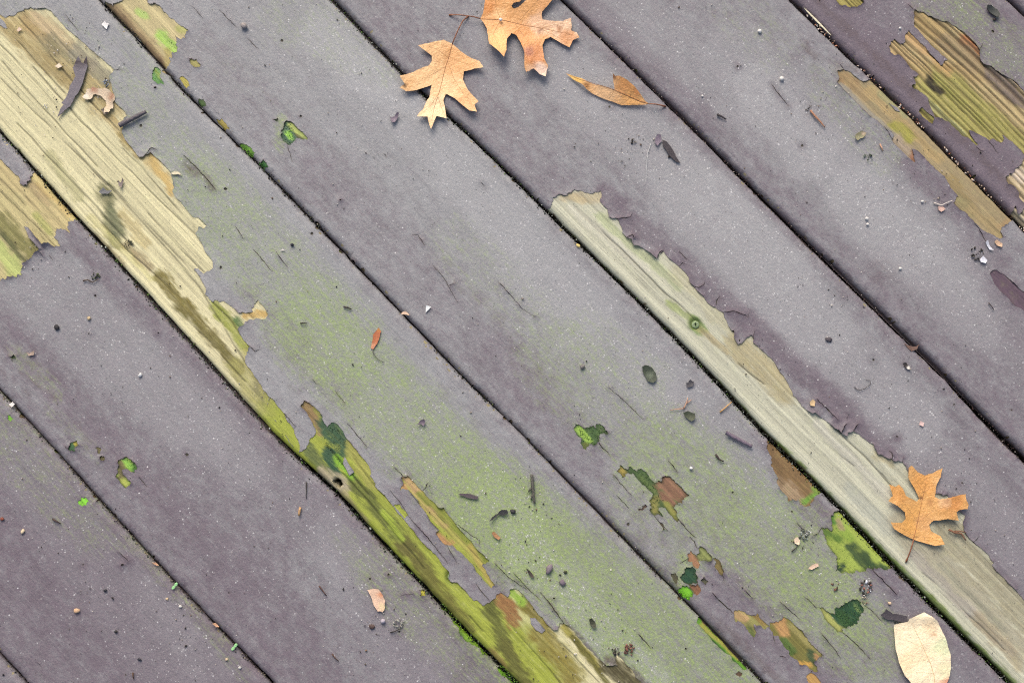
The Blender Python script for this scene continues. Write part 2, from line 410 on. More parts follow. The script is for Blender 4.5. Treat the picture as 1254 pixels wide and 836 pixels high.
HOLES = [
 (3, PALE, [(-60,-30),(0,18),(7,22),(19,18),(26,14),(34,11),(37,9),(46,11),(55,10),(62,13),(68,20),(75,28),(80,34),(85,38),(91,43),(98,49),(106,56),(113,62),(121,69),(129,76),(136,81),(140,86),(136,90),(135,100),(138,112),(141,125),(148,132),(156,142),(150,155),(149,162),(153,171),(160,179),(166,187),(171,193),(175,193),(179,189),(184,186),(191,193),(200,201),(209,211),(212,221),(211,235),(213,239),(227,255),(237,266),(242,266),(253,276),(250,280),(243,277),(239,286),(249,302),(260,320),(258,330),(249,335),(243,329),(237,330),(249,347),(252,352),(251,360),(261,370),(263,367),(275,369),(286,377),(292,383),(297,382),(302,383),(309,382),(311,372),(316,367),(322,374),(328,385),(325,390),(314,389),(308,391),(300,393),(298,398),(291,403),(306,424),(302,434),(300,441),(302,447),(316,466),(330,486),(327,497),(336,513),(347,529),(356,543),(366,553),(373,550),(379,541),(386,532),(386,524),(379,511),(368,497),(372,490),(379,493),(390,503),(395,510),(397,518),(401,523),(406,517),(413,519),(418,525),(424,536),(433,547),(442,558),(451,569),(454,576),(453,582),(460,592),(460,596),(480,618),(497,639),(514,660),(539,687),(550,700),(549,707),(552,712),(560,713),(575,730),(580,735),(585,735),(591,741),(596,738),(602,735),(609,727),(615,726),(622,731),(624,722),(628,720),(635,722),(644,732),(652,741),(659,752),(665,756),(669,763),(678,771),(682,771),(685,763),(690,762),(702,771),(715,788),(728,801),(738,810),(743,815),(756,814),(754,799),(762,806),(767,814),(774,819),(778,828),(785,834),(800,850),(830,880),(640,880),(-80,115)]),
 (3, YGRN, [(491,584),(499,582),(508,591),(518,601),(526,611),(537,621),(543,621),(556,638),(577,662),(599,686),(595,690),(590,692),(606,716),(602,720),(592,710),(577,689),(554,667),(545,667),(534,654),(538,649),(518,623),(499,599),(490,600),(494,593)]),
 (3, TAN, [(482,618),(489,617),(500,630),(495,635)]),
 (3, (84,140,60), [(186,91),(189,83),(193,83),(197,87),(196,95),(200,100),(201,104),(193,103),(186,97)]),
 (3, (100,150,48), [(853,762),(860,752),(918,814),(914,820),(909,819),(897,808),(895,803),(884,795),(876,788),(868,778),(861,770)]),
 (3, (96,72,58), [(900,824),(905,821),(909,824),(906,828)]),
 (3, TAN, [(198,88),(206,93),(214,102),(216,99),(200,84)]),
 (4, LYEL, [(139,8),(148,2),(150,-3),(178,-3),(181,4),(184,6),(190,4),(197,9),(204,17),(211,23),(219,30),(225,33),(231,37),(227,43),(227,47),(221,48),(214,43),(216,49),(216,56),(217,62),(211,64),(207,71),(207,79),(205,84),(194,80),(124,4)]),
 (4, (92,120,60), [(243,121),(249,121),(253,130),(247,133)]),
 (4, (180,160,70), [(264,146),(271,145),(282,158),(276,161)]),
 (4, (120,180,50), [(293,178),(303,178),(312,187),(311,193),(304,192)]),
 (4, (60,120,50), [(315,200),(322,195),(329,205),(324,210)]),
 (3, (160,154,130), [(330,486),(336,490),(341,499),(347,505),(352,516),(360,526),(362,534),(367,545),(366,553),(356,543),(347,529),(336,513),(327,497)]),
 (4, (176,168,92), [(232,72),(241,73),(246,80),(240,83),(234,79)]),
 (4, (190,176,70), [(219,96),(224,94),(232,104),(228,108)]),
 (4, (70,112,80), [(349,150),(352,148),(356,149),(361,153),(367,159),(373,165),(377,169),(375,171),(368,170),(363,169),(360,173),(356,175),(353,178),(350,175),(346,172),(344,160),(347,156),(348,152)]),
 (4, (50,60,45), [(333,145),(340,144),(341,147),(335,147)]),
 (4, (74,108,52), [(703,523),(704,519),(711,521),(716,524),(722,522),(727,521),(729,524),(731,519),(735,519),(739,522),(745,530),(743,532),(737,531),(734,534),(733,541),(727,546),(722,543),(721,547),(718,551),(714,549),(710,541),(713,537),(707,533),(704,528)]),
 (4, (76,104,50), [(755,576),(760,569),(767,574),(772,571),(780,577),(792,578),(796,586),(803,591),(806,588),(812,583),(819,582),(828,591),(844,606),(836,616),(831,615),(827,618),(825,622),(829,628),(829,632),(832,636),(830,639),(825,635),(820,629),(815,622),(806,624),(811,633),(804,629),(801,631),(795,624),(798,621),(796,615),(799,608),(798,603),(792,597),(783,589),(777,582),(775,579),(768,579),(766,582),(762,585),(760,580)]),
 (4, (88,70,58), [(781,623),(786,619),(790,617),(792,619),(789,622),(783,625)]),
 (4, (80,70,50), [(808,640),(812,641),(814,648),(811,650)]),
 (4, (168,118,80), [(842,680),(845,673),(852,679),(857,685),(856,689),(852,695),(849,693),(848,688),(842,687)]),
 (4, (140,150,76), [(853,679),(855,671),(859,669),(864,672),(870,679),(872,683),(866,687),(858,687)]),
 (4, (128,112,60), [(873,683),(882,687),(887,700),(885,706),(880,701),(876,695),(877,688)]),
 (4, (36,82,52), [(843,694),(851,696),(854,705),(852,714),(840,714),(834,709),(838,697)]),
 (4, (126,214,30), [(829,722),(836,716),(844,719),(849,727),(845,735),(836,732)]),
 (4, (148,98,64), [(842,714),(854,714),(858,721),(850,727),(844,719)]),
 (4, (84,80,56), [(823,702),(827,701),(831,710),(829,717),(824,709)]),
 (4, (84,82,64), [(858,710),(862,706),(868,712),(864,716)]),
 (4, (150,146,76), [(899,752),(902,747),(913,750),(922,753),(927,750),(934,759),(942,766),(938,771),(931,765),(923,764),(922,779),(916,771),(909,763),(901,761)]),
 (4, (124,118,50), [(943,764),(950,760),(960,755),(965,757),(985,777),(1009,802),(1001,806),(996,809),(1001,816),(1002,822),(997,822),(990,816),(979,814),(976,807),(968,803),(966,796),(961,792),(954,779),(947,778),(944,771)]),
 (4, (196,150,76), [(987,828),(995,824),(1005,835),(1010,846),(995,846)]),
 (4, (140,108,64), [(939,538),(945,560),(950,580),(955,599),(965,613),(977,611),(979,618),(988,620),(995,614),(1003,606),(1012,600),(945,532)]),
 (4, (166,188,70), [(1007,645),(1018,650),(1019,640),(1017,631),(1023,626),(1030,616),(1104,693),(1090,696),(1068,697),(1059,699),(1023,699),(1025,691),(1020,676),(1014,668),(1010,657)]),
 (4, (40,84,50), [(1003,743),(1015,749),(1022,752),(1025,743),(1034,740),(1040,736),(1049,733),(1055,737),(1057,750),(1051,763),(1044,766),(1036,769),(1031,774),(1026,774),(1009,757)]),
 (2, (198,186,134), [(-60,130),(0,195),(23,216),(24,224),(28,227),(36,222),(39,213),(50,200),(112,262),(94,269),(83,273),(86,286),(79,281),(71,280),(66,290),(75,302),(63,300),(55,298),(52,302),(48,306),(39,316),(27,322),(27,336),(12,339),(0,343),(-20,346),(-90,260)]),
 (2, (160,178,80), [(151,561),(154,559),(160,562),(166,567),(168,573),(165,579),(161,578),(157,575),(153,574),(151,581),(160,589),(159,594),(154,598),(150,594),(144,586),(141,583),(144,577),(143,573),(145,568)]),
 (2, (70,110,70), [(80,546),(84,549),(88,541),(94,539),(97,545),(93,552),(86,552)]),
 (2, (110,104,70), [(117,548),(123,547),(123,553),(120,555)]),
 (2, (110,104,70), [(122,559),(127,558),(128,563),(124,564)]),
 (2, (130,170,50), [(538,744),(556,764),(575,786),(590,801),(596,803),(606,803),(545,736)]),
 (2, (120,175,50), [(608,817),(612,824),(620,830),(628,842),(650,865),(665,865),(614,808)]),
 (2, (170,165,60), [(513,722),(520,722),(521,729),(515,729)]),
 (2, (70,92,50), [(12,436),(17,434),(20,440),(15,443)]),
 (1, (130,205,60), [(96,613),(99,609),(104,608),(108,612),(106,618),(101,620),(97,618)]),
 (1, (120,180,60), [(9,512),(13,508),(16,513),(13,516)]),
 (5, GREYW, [(660,268),(676,250),(677,242),(684,238),(697,236),(703,232),(711,233),(720,236),(729,235),(735,233),(737,239),(735,247),(744,256),(745,265),(750,268),(756,268),(759,274),(762,285),(767,291),(773,293),(776,301),(785,303),(792,307),(804,317),(809,310),(813,307),(820,317),(832,327),(844,340),(845,346),(857,359),(866,370),(876,376),(886,382),(888,390),(895,403),(900,416),(904,422),(912,416),(920,410),(923,413),(922,419),(933,428),(950,446),(961,463),(967,474),(971,484),(982,497),(994,506),(998,505),(1009,513),(1020,523),(1026,526),(1031,531),(1037,534),(1045,527),(1053,532),(1060,538),(1069,543),(1072,550),(1075,556),(1083,559),(1091,561),(1093,564),(1105,565),(1109,570),(1111,575),(1116,585),(1125,598),(1140,602),(1148,604),(1160,606),(1170,620),(1182,630),(1179,642),(1180,648),(1184,655),(1192,663),(1204,673),(1217,689),(1215,691),(1217,695),(1231,709),(1244,722),(1254,734),(1300,785),(1320,930),(1225,850)]),
 (6, (164,148,112), [(1025,87),(1033,85),(1041,88),(1049,95),(1055,99),(1060,100),(1066,97),(1078,90),(1252,262),(1238,271),(1225,283),(1228,290),(1224,292),(1209,285),(1193,272),(1184,262),(1175,257),(1167,248),(1173,240),(1164,230),(1160,221),(1157,216),(1142,203),(1126,187),(1116,182),(1119,190),(1120,199),(1112,193),(1103,183),(1092,172),(1095,166),(1091,161),(1075,148),(1056,134),(1041,118),(1025,101)]),
 (6, PURP, [(1212,335),(1220,330),(1232,338),(1254,357),(1270,372),(1268,386),(1254,380),(1242,374),(1226,357)]),
 (7, TAN, [(1119,15),(1120,12),(1131,15),(1144,22),(1158,26),(1167,31),(1179,38),(1187,45),(1195,54),(1200,62),(1200,70),(1204,78),(1214,81),(1225,90),(1232,93),(1245,101),(1254,112),(1300,150),(1300,235),(1254,189),(1245,179),(1233,169),(1228,165),(1229,173),(1225,175),(1216,169),(1212,172),(1202,166),(1193,162),(1186,160),(1198,177),(1195,178),(1185,168),(1179,167),(1169,157),(1162,149),(1153,145),(1144,143),(1138,127),(1137,121),(1127,113),(1119,109),(1116,106),(1121,103),(1118,94),(1125,92),(1111,79),(1102,68),(1096,68),(1090,64),(1088,57),(1096,48),(1103,54),(1108,52),(1108,45),(1113,37),(1120,45),(1133,57),(1145,71),(1152,80),(1156,75),(1161,73),(1147,61),(1133,47),(1120,33),(1120,25)]),
 (7, (176,160,96), [(1125,137),(1130,132),(1143,143),(1141,152),(1134,147)]),
 (7, (170,160,90), [(1020,-8),(1023,0),(1028,7),(1041,10),(1058,3),(1050,-8)]),
 (7, (196,178,140), [(1231,218),(1235,215),(1241,212),(1243,206),(1251,201),(1260,188),(1300,190),(1300,290),(1254,248),(1249,243),(1248,237),(1243,229),(1234,226)]),
 (7, (206,192,160), [(1239,262),(1243,252),(1247,262),(1256,254),(1300,290),(1290,320),(1232,262)]),
]
ISLANDS = [
 (3, [(649,756),(655,756),(662,764),(668,771),(664,775),(656,771),(650,763)]),
 (3, [(422,559),(434,578),(428,582),(420,567)]),
 (3, [(0,22),(6,28),(9,35),(4,34),(-6,26)]),
 (6, [(1088,126),(1099,132),(1102,137),(1096,135)]),
 (4, [(857,690),(866,688),(874,684),(876,688),(868,694),(862,700),(857,695)]),
 (2, [(29,277),(34,278),(44,290),(50,297),(55,303),(60,313),(57,314),(47,303),(36,291)]),
 (5, [(1150,594),(1153,590),(1152,600),(1160,605),(1153,606)]),
]
CRACKS = [  # board, polyline, width px
 (3, [(225,190),(238,203),(252,218),(265,233)], 2.0), (3, [(288,277),(298,292)], 1.4), (3, [(310,305),(321,318),(333,332)], 1.6), (3, [(338,308),(352,327)], 1.4),
 (3, [(411,480),(423,493)], 1.3), (3, [(425,518),(449,546)], 1.5), (3, [(483,572),(494,583),(505,595)], 1.5), (3, [(517,601),(521,597),(523,591)], 2.0),
 (3, [(556,639),(577,655),(588,662),(586,668)], 1.3), (3, [(583,714),(592,727),(600,736)], 1.5), (3, [(606,689),(622,706),(646,722)], 1.3), (3, [(630,702),(648,722),(664,737)], 1.3),
 (3, [(662,725),(676,742),(690,762)], 1.8), (3, [(782,776),(797,793)], 2.0), (3, [(306,424),(312,430),(318,428)], 1.5), (3, [(330,486),(345,503),(362,522)], 1.2),
 (3, [(500,600),(516,620),(536,648)], 1.4), (3, [(502,634),(524,658),(549,690)], 1.4), (3, [(478,600),(489,614),(502,634)], 1.4), (3, [(530,640),(545,662),(560,690)], 1.2),
 (3, [(140,86),(146,85),(150,85)], 1.4), (3, [(179,189),(186,181),(192,183)], 1.6), (3, [(80,18),(96,38)], 1.0), (3, [(60,312),(64,316)],1),
 (4, [(818,563),(830,578)], 1.5), (4, [(751,581),(762,594),(774,607)], 1.4), (4, [(755,606),(771,623)], 1.4), (4, [(801,631),(810,642),(818,650)], 1.6),
 (4, [(832,637),(842,649),(852,658)], 1.8), (4, [(845,657),(850,663),(854,671)], 2.2), (4, [(886,705),(887,712)], 1.3), (4, [(872,725),(884,738),(899,751)], 2.2), (4, [(745,474),(766,492),(788,514)], 1.2),
 (4, [(1068,697),(1080,709),(1098,728)], 2.2), (4, [(955,736),(966,746),(980,758)], 1.6), (4, [(1006,775),(1020,792),(1030,806)], 1.6), (4, [(1031,773),(1046,786),(1066,806)], 1.8),
 (4, [(912,722),(922,733)], 1.5), (4, [(1056,738),(1068,748),(1080,760)], 1.3), (4, [(1000,744),(990,734),(984,730)], 1.4), (4, [(1007,645),(1003,652),(996,655)], 1.6), (4, [(976,640),(982,647),(986,648)], 1.5),
 (4, [(733,541),(738,549),(744,553),(747,557)], 1.6), (4, [(520,300),(512,288),(505,287)], 1.2), (4, [(530,325),(545,342),(560,370)], 1.1), (4, [(556,347),(548,350)], 1.2), (4, [(610,345),(630,366)], 1.3),
 (4, [(268,12),(280,24),(289,33)], 1.3), (4, [(304,48),(316,60)], 1.2), (4, [(236,8),(248,22)], 1.1), (4, [(352,178),(355,188),(358,198)], 1.2), (4, [(620,356),(640,378),(655,388)], 1.0),
 (4, [(832,690),(845,682)], 1.2), (4, [(955,803),(962,804)], 1.6), (4, [(947,778),(950,788)], 1.3), (4, [(922,779),(923,784)], 1.3),
 (5, [(756,268),(766,267),(772,266),(774,261)], 1.6), (5, [(767,291),(775,288),(776,292)], 2.2), (5, [(804,317),(808,309),(812,306)], 2.0), (5, [(832,308),(842,318)], 1.4), (5, [(832,326),(836,322),(839,323)], 1.8),
 (5, [(846,349),(856,352),(862,348),(863,345)], 1.8), (5, [(877,374),(878,367),(881,363)], 1.7), (5, [(887,382),(898,381),(908,384),(916,388),(917,383)], 1.8), (5, [(915,419),(922,415)], 1.5), (5, [(922,413),(924,405)], 1.4),
 (5, [(1000,488),(1013,501),(1026,514)], 1.6), (5, [(1030,531),(1033,522),(1037,519)], 2.4), (5, [(1045,527),(1048,522),(1051,519)], 2.2), (5, [(1037,512),(1040,507)], 1.6), (5, [(1092,562),(1092,554),(1089,551)], 2.0),
 (5, [(1105,565),(1106,561)], 1.6), (5, [(1192,663),(1196,660),(1199,657)], 1.6), (5, [(1216,690),(1217,686)], 1.4),
 (6, [(1093,172),(1086,160),(1075,148)], 1.3), (6, [(1033,85),(1028,79)], 1.6), (6, [(945,103),(954,116),(966,130)], 1.5), (6, [(1193,272),(1202,286),(1208,297)], 1.5), (6, [(1173,240),(1180,241)], 1.3),
 (7, [(1195,180),(1200,185),(1204,184)], 1.5), (7, [(1210,172),(1216,179),(1222,188)], 1.4), (7, [(1200,60),(1204,54)], 1.3), (7, [(1118,12),(1112,6)], 1.3),
 (2, [(60,313),(64,318)], 1.4), (2, [(24,224),(24,218)], 1.4), (2, [(170,583),(180,596)], 1.2), (2, [(94,269),(100,278)], 1.2), (2, [(507,726),(490,729)], 1.0),
 (1, [(146,676),(158,687)], 1.2),
]
# wood colour strokes: board, from, to, half width px, colour, strength
WOODC = [
 (3,(-20,-10),(130,120),26,(176,158,108),.75),(3,(0,30),(90,105),9,(150,132,84),.5),(3,(30,25),(70,60),8,(168,140,92),.5),(3,(45,20),(110,80),9,(205,184,144),.7),
 (3,(60,50),(95,72),12,(128,126,100),.55),(3,(95,60),(130,95),10,(150,148,130),.6),(3,(130,140),(200,215),8,(176,152,96),.6),(3,(150,165),(172,190),6,(150,134,82),.6),
 (3,(184,188),(210,232),7,(206,178,112),.85),(3,(128,235),(142,296),11,(122,122,84),.75),(3,(136,258),(144,285),9,(96,104,76),.55),(3,(60,190),(95,240),7,(162,160,110),.5),
 (3,(195,338),(292,453),8,(124,114,58),.85),(3,(215,375),(285,440),5,(104,98,50),.5),(3,(262,372),(306,430),8,(160,166,80),.85),(3,(290,390),(298,402),5,(76,116,50),.8),(3,(300,385),(326,384),5,(206,176,110),.9),
 (3,(150,260),(178,300),8,(180,160,100),.45),(3,(155,300),(185,330),6,(120,96,58),.55),(3,(110,265),(185,340),5,(196,190,120),.4),
 (3,(5,185),(150,322),4,(176,158,110),.55),(3,(290,450),(365,548),16,(160,156,92),.7),(3,(316,470),(342,512),9,(120,116,84),.7),(3,(300,430),(352,540),5,(176,168,104),.5),
 (3,(372,545),(640,850),70,(160,170,66),1.0),(3,(370,492),(384,512),8,(150,126,84),.95),(3,(386,515),(392,530),6,(158,132,90),.9),(3,(398,522),(424,548),13,(60,92,62),.95),(3,(378,552),(395,572),9,(96,108,60),.9),(3,(402,555),(410,575),8,(50,84,56),.95),
 (3,(412,562),(432,585),5,(132,176,54),.95),(3,(430,548),(456,590),9,(166,166,84),.9),(3,(395,578),(424,598),8,(168,158,128),.9),(3,(418,600),(445,640),6,(166,156,110),.7),
 (3,(436,592),(500,670),9,(98,106,46),.88),(3,(495,665),(530,712),10,(104,100,48),.85),(3,(524,705),(572,770),9,(112,110,48),.8),(3,(470,628),(492,660),5,(160,178,66),.9),
 (3,(600,742),(622,795),10,(98,102,44),.9),(3,(620,790),(648,850),11,(100,100,44),.9),(3,(612,730),(630,756),10,(154,114,70),.95),(3,(640,735),(664,762),7,(122,112,46),.85),(3,(625,724),(640,735),6,(150,182,72),.9),
 (3,(660,775),(700,830),14,(140,128,58),.8),(3,(690,768),(735,820),5,(166,158,76),.85),(3,(700,780),(745,836),4,(104,100,44),.8),(3,(745,812),(790,845),12,(86,80,52),.9),(3,(600,800),(615,815),6,(150,124,76),.6),
 (3,(430,640),(610,840),7,(146,150,70),.5),
 (3,(495,584),(545,640),6,(190,160,112),.9),(3,(515,605),(598,684),5,(128,140,50),.75),(3,(500,600),(600,700),4,(172,162,90),.5),(3,(536,655),(550,668),6,(186,144,96),.95),(3,(492,594),(496,600),4,(190,150,100),.9),(3,(575,668),(604,716),4,(178,162,86),.8),
 (3,(852,766),(910,822),3,(48,86,34),.9),(3,(860,765),(905,806),3,(176,160,80),.6),(3,(190,86),(196,96),2.5,(150,176,70),.8),
 (4,(140,10),(200,78),9,(178,150,100),.6),(4,(135,8),(200,80),5,(120,92,62),.75),(4,(170,15),(178,20),5,(176,206,90),.85),(4,(198,45),(214,58),8,(164,208,70),.95),(4,(205,62),(208,78),5,(180,160,80),.6),(4,(219,36),(229,38),4,(180,184,90),.7),
 (4,(355,152),(374,168),4,(176,192,84),.95),(4,(354,163),(356,167),3.5,(150,214,60),.95),(4,(362,164),(370,170),2,(120,110,60),.7),
 (4,(708,525),(722,540),3.6,(158,200,72),.98),(4,(718,545),(716,550),5,(104,112,40),.8),(4,(735,524),(743,531),3,(96,112,70),.6),
 (4,(757,574),(764,580),6,(164,144,60),.95),(4,(812,590),(834,608),11,(146,104,76),1.0),(4,(812,605),(826,620),7,(146,104,76),.95),(4,(815,585),(826,592),7,(146,104,76),.95),(4,(800,612),(804,626),6,(146,140,64),.85),(4,(816,618),(828,634),4,(146,146,60),.9),(4,(785,584),(802,602),4,(92,116,52),.7),
 (4,(902,751),(912,757),5,(198,160,104),.9),(4,(925,752),(936,762),4,(150,124,60),.9),(4,(917,768),(922,776),4,(90,110,44),.8),
 (4,(952,760),(960,770),8,(196,146,84),.97),(4,(958,785),(970,795),6,(84,112,44),.9),(4,(968,765),(1004,798),4,(160,150,80),.85),(4,(994,800),(1002,810),6,(70,90,50),.9),(4,(980,812),(992,814),4,(206,156,64),.95),(4,(1000,803),(1003,806),3,(186,140,84),.9),
 (4,(955,590),(978,610),8,(176,148,110),.9),(4,(944,545),(958,590),4,(120,92,54),.6),(4,(985,612),(998,606),4,(120,170,56),.95),(4,(998,598),(1004,604),4,(130,170,60),.8),
 (4,(1012,652),(1030,660),5,(84,124,40),.8),(4,(1042,672),(1062,692),8,(66,92,44),.95),(4,(1030,694),(1022,698),6,(52,78,50),.9),(4,(1062,690),(1086,696),4,(60,90,44),.85),(4,(1030,645),(1040,655),7,(150,186,60),.6),(4,(1026,638),(1030,645),4,(176,150,110),.8),(4,(1019,630),(1022,640),3,(90,150,50),.8),
 (4,(1006,748),(1030,772),5,(172,176,84),.97),(4,(1047,740),(1052,748),3,(120,150,76),.8),(4,(1030,750),(1036,760),6,(58,98,40),.7),
 (2,(-20,160),(90,270),30,(196,178,128),.6),(2,(40,218),(92,268),6,(206,190,130),.8),(2,(45,225),(85,262),3,(196,170,110),.6),(2,(0,200),(30,230),7,(194,178,128),.6),(2,(20,240),(72,300),5,(206,194,140),.7),(2,(30,215),(60,250),5,(160,140,104),.6),
 (2,(-10,260),(38,312),12,(134,130,78),.85),(2,(-5,300),(25,335),10,(186,196,116),.9),(2,(0,285),(30,320),4,(96,98,60),.7),(2,(45,262),(60,285),5,(164,170,90),.6),
 (2,(147,568),(148,585),4.5,(112,100,68),.95),(2,(153,562),(160,572),4,(140,190,76),.9),(2,(164,568),(165,577),3.5,(66,118,40),.95),(2,(150,588),(155,595),4,(180,190,90),.9),(2,(92,541),(94,547),2.5,(188,176,70),.9),
 (1,(100,612),(104,616),4,(140,214,66),.9),
 (5,(665,262),(1240,840),7,(146,164,84),.75),(5,(672,262),(1250,845),3.5,(104,124,60),.6),(5,(690,240),(735,240),8,(186,172,138),.7),(5,(700,238),(712,246),5,(194,178,140),.6),(5,(735,265),(830,350),7,(176,186,140),.6),(5,(700,255),(790,330),6,(208,206,186),.6),
 (5,(900,420),(965,478),16,(180,170,132),.8),(5,(830,335),(905,410),10,(186,182,150),.6),(5,(850,395),(858,402),9,(120,150,70),.75),(5,(820,370),(850,395),5,(150,166,92),.6),(5,(856,402),(890,430),4,(176,162,120),.6),
 (5,(1000,520),(1120,640),6,(202,200,186),.5),(5,(1100,640),(1250,790),18,(168,162,138),.75),(5,(1160,650),(1260,760),18,(164,158,130),.75),(5,(1120,680),(1240,800),7,(178,172,160),.6),(5,(1200,760),(1250,810),10,(166,152,118),.55),(5,(1074,558),(1092,566),6,(180,170,132),.6),
 (5,(1150,690),(1230,770),4,(150,150,130),.5),(5,(1040,600),(1090,650),9,(182,186,172),.5),
 (6,(1026,92),(1045,102),8,(152,122,84),.85),(6,(1030,90),(1060,118),6,(172,148,106),.7),(6,(1065,110),(1150,195),6,(190,164,112),.6),(6,(1028,104),(1095,165),4,(150,146,134),.75),(6,(1098,152),(1114,168),8,(164,160,74),.85),(6,(1096,170),(1116,190),7,(172,156,136),.7),(6,(1117,188),(1119,198),4,(160,110,82),.8),
 (6,(1165,222),(1185,250),9,(150,130,84),.6),(6,(1172,240),(1190,262),9,(150,140,100),.7),(6,(1190,255),(1225,288),7,(170,150,106),.7),(6,(1225,278),(1236,270),4,(170,144,104),.7),(6,(1080,115),(1110,140),5,(160,166,120),.5),
 (7,(1118,100),(1200,175),24,(166,162,88),.75),(7,(1150,90),(1250,180),16,(160,158,80),.7),(7,(1090,58),(1130,90),12,(190,164,116),.7),(7,(1115,42),(1160,85),8,(196,158,108),.6),(7,(1122,20),(1200,90),14,(182,156,104),.7),(7,(1185,48),(1198,66),9,(186,128,84),.9),(7,(1160,50),(1254,125),13,(160,142,108),.75),(7,(1215,88),(1254,125),10,(132,118,106),.85),
 (7,(1130,118),(1180,166),4,(196,196,136),.8),(7,(1136,98),(1152,114),5,(52,46,34),.9),(7,(1245,205),(1254,215),9,(222,206,184),.7),
]
WOODLINES = [  # fine dark checks along the grain of the bare wood: board, polyline
 (3,[(22,20),(60,64),(100,112),(146,160)]),(3,[(0,28),(40,70),(80,114)]),(3,[(0,54),(44,100),(70,130)]),(3,[(2,75),(60,140),(120,204)]),(3,[(40,80),(90,138),(150,200),(200,250),(238,286)]),
 (3,[(0,95),(70,165),(150,242),(235,332)]),(3,[(85,175),(120,215),(160,255)]),(3,[(20,150),(60,192),(110,245),(160,300)]),(3,[(150,180),(190,224),(222,262)]),(3,[(150,245),(200,300),(240,345),(302,447)]),
 (3,[(235,266),(239,286)]),(3,[(261,370),(280,390),(306,424)]),(3,[(216,380),(262,424),(300,468)]),(3,[(180,260),(220,305),(250,332)]),(3,[(100,245),(150,300),(215,360)]),
 (3,[(433,560),(455,590),(480,618)]),(3,[(420,580),(450,612),(486,655),(520,695)]),(3,[(630,770),(660,805),(690,840)]),(3,[(672,773),(700,800),(735,836)]),(3,[(575,755),(590,772)]),(3,[(400,545),(420,568),(452,606)]),
 (5,[(730,275),(790,335),(850,390)]),(5,[(1020,520),(1060,560),(1092,595)]),(5,[(1010,540),(1045,570)]),(5,[(905,445),(935,470)]),(5,[(1130,700),(1180,745),(1230,795)]),(5,[(1080,580),(1100,602)]),
 (2,[(0,235),(40,272),(66,300)]),(2,[(30,240),(60,268)]),(2,[(-5,215),(30,250)]),
]
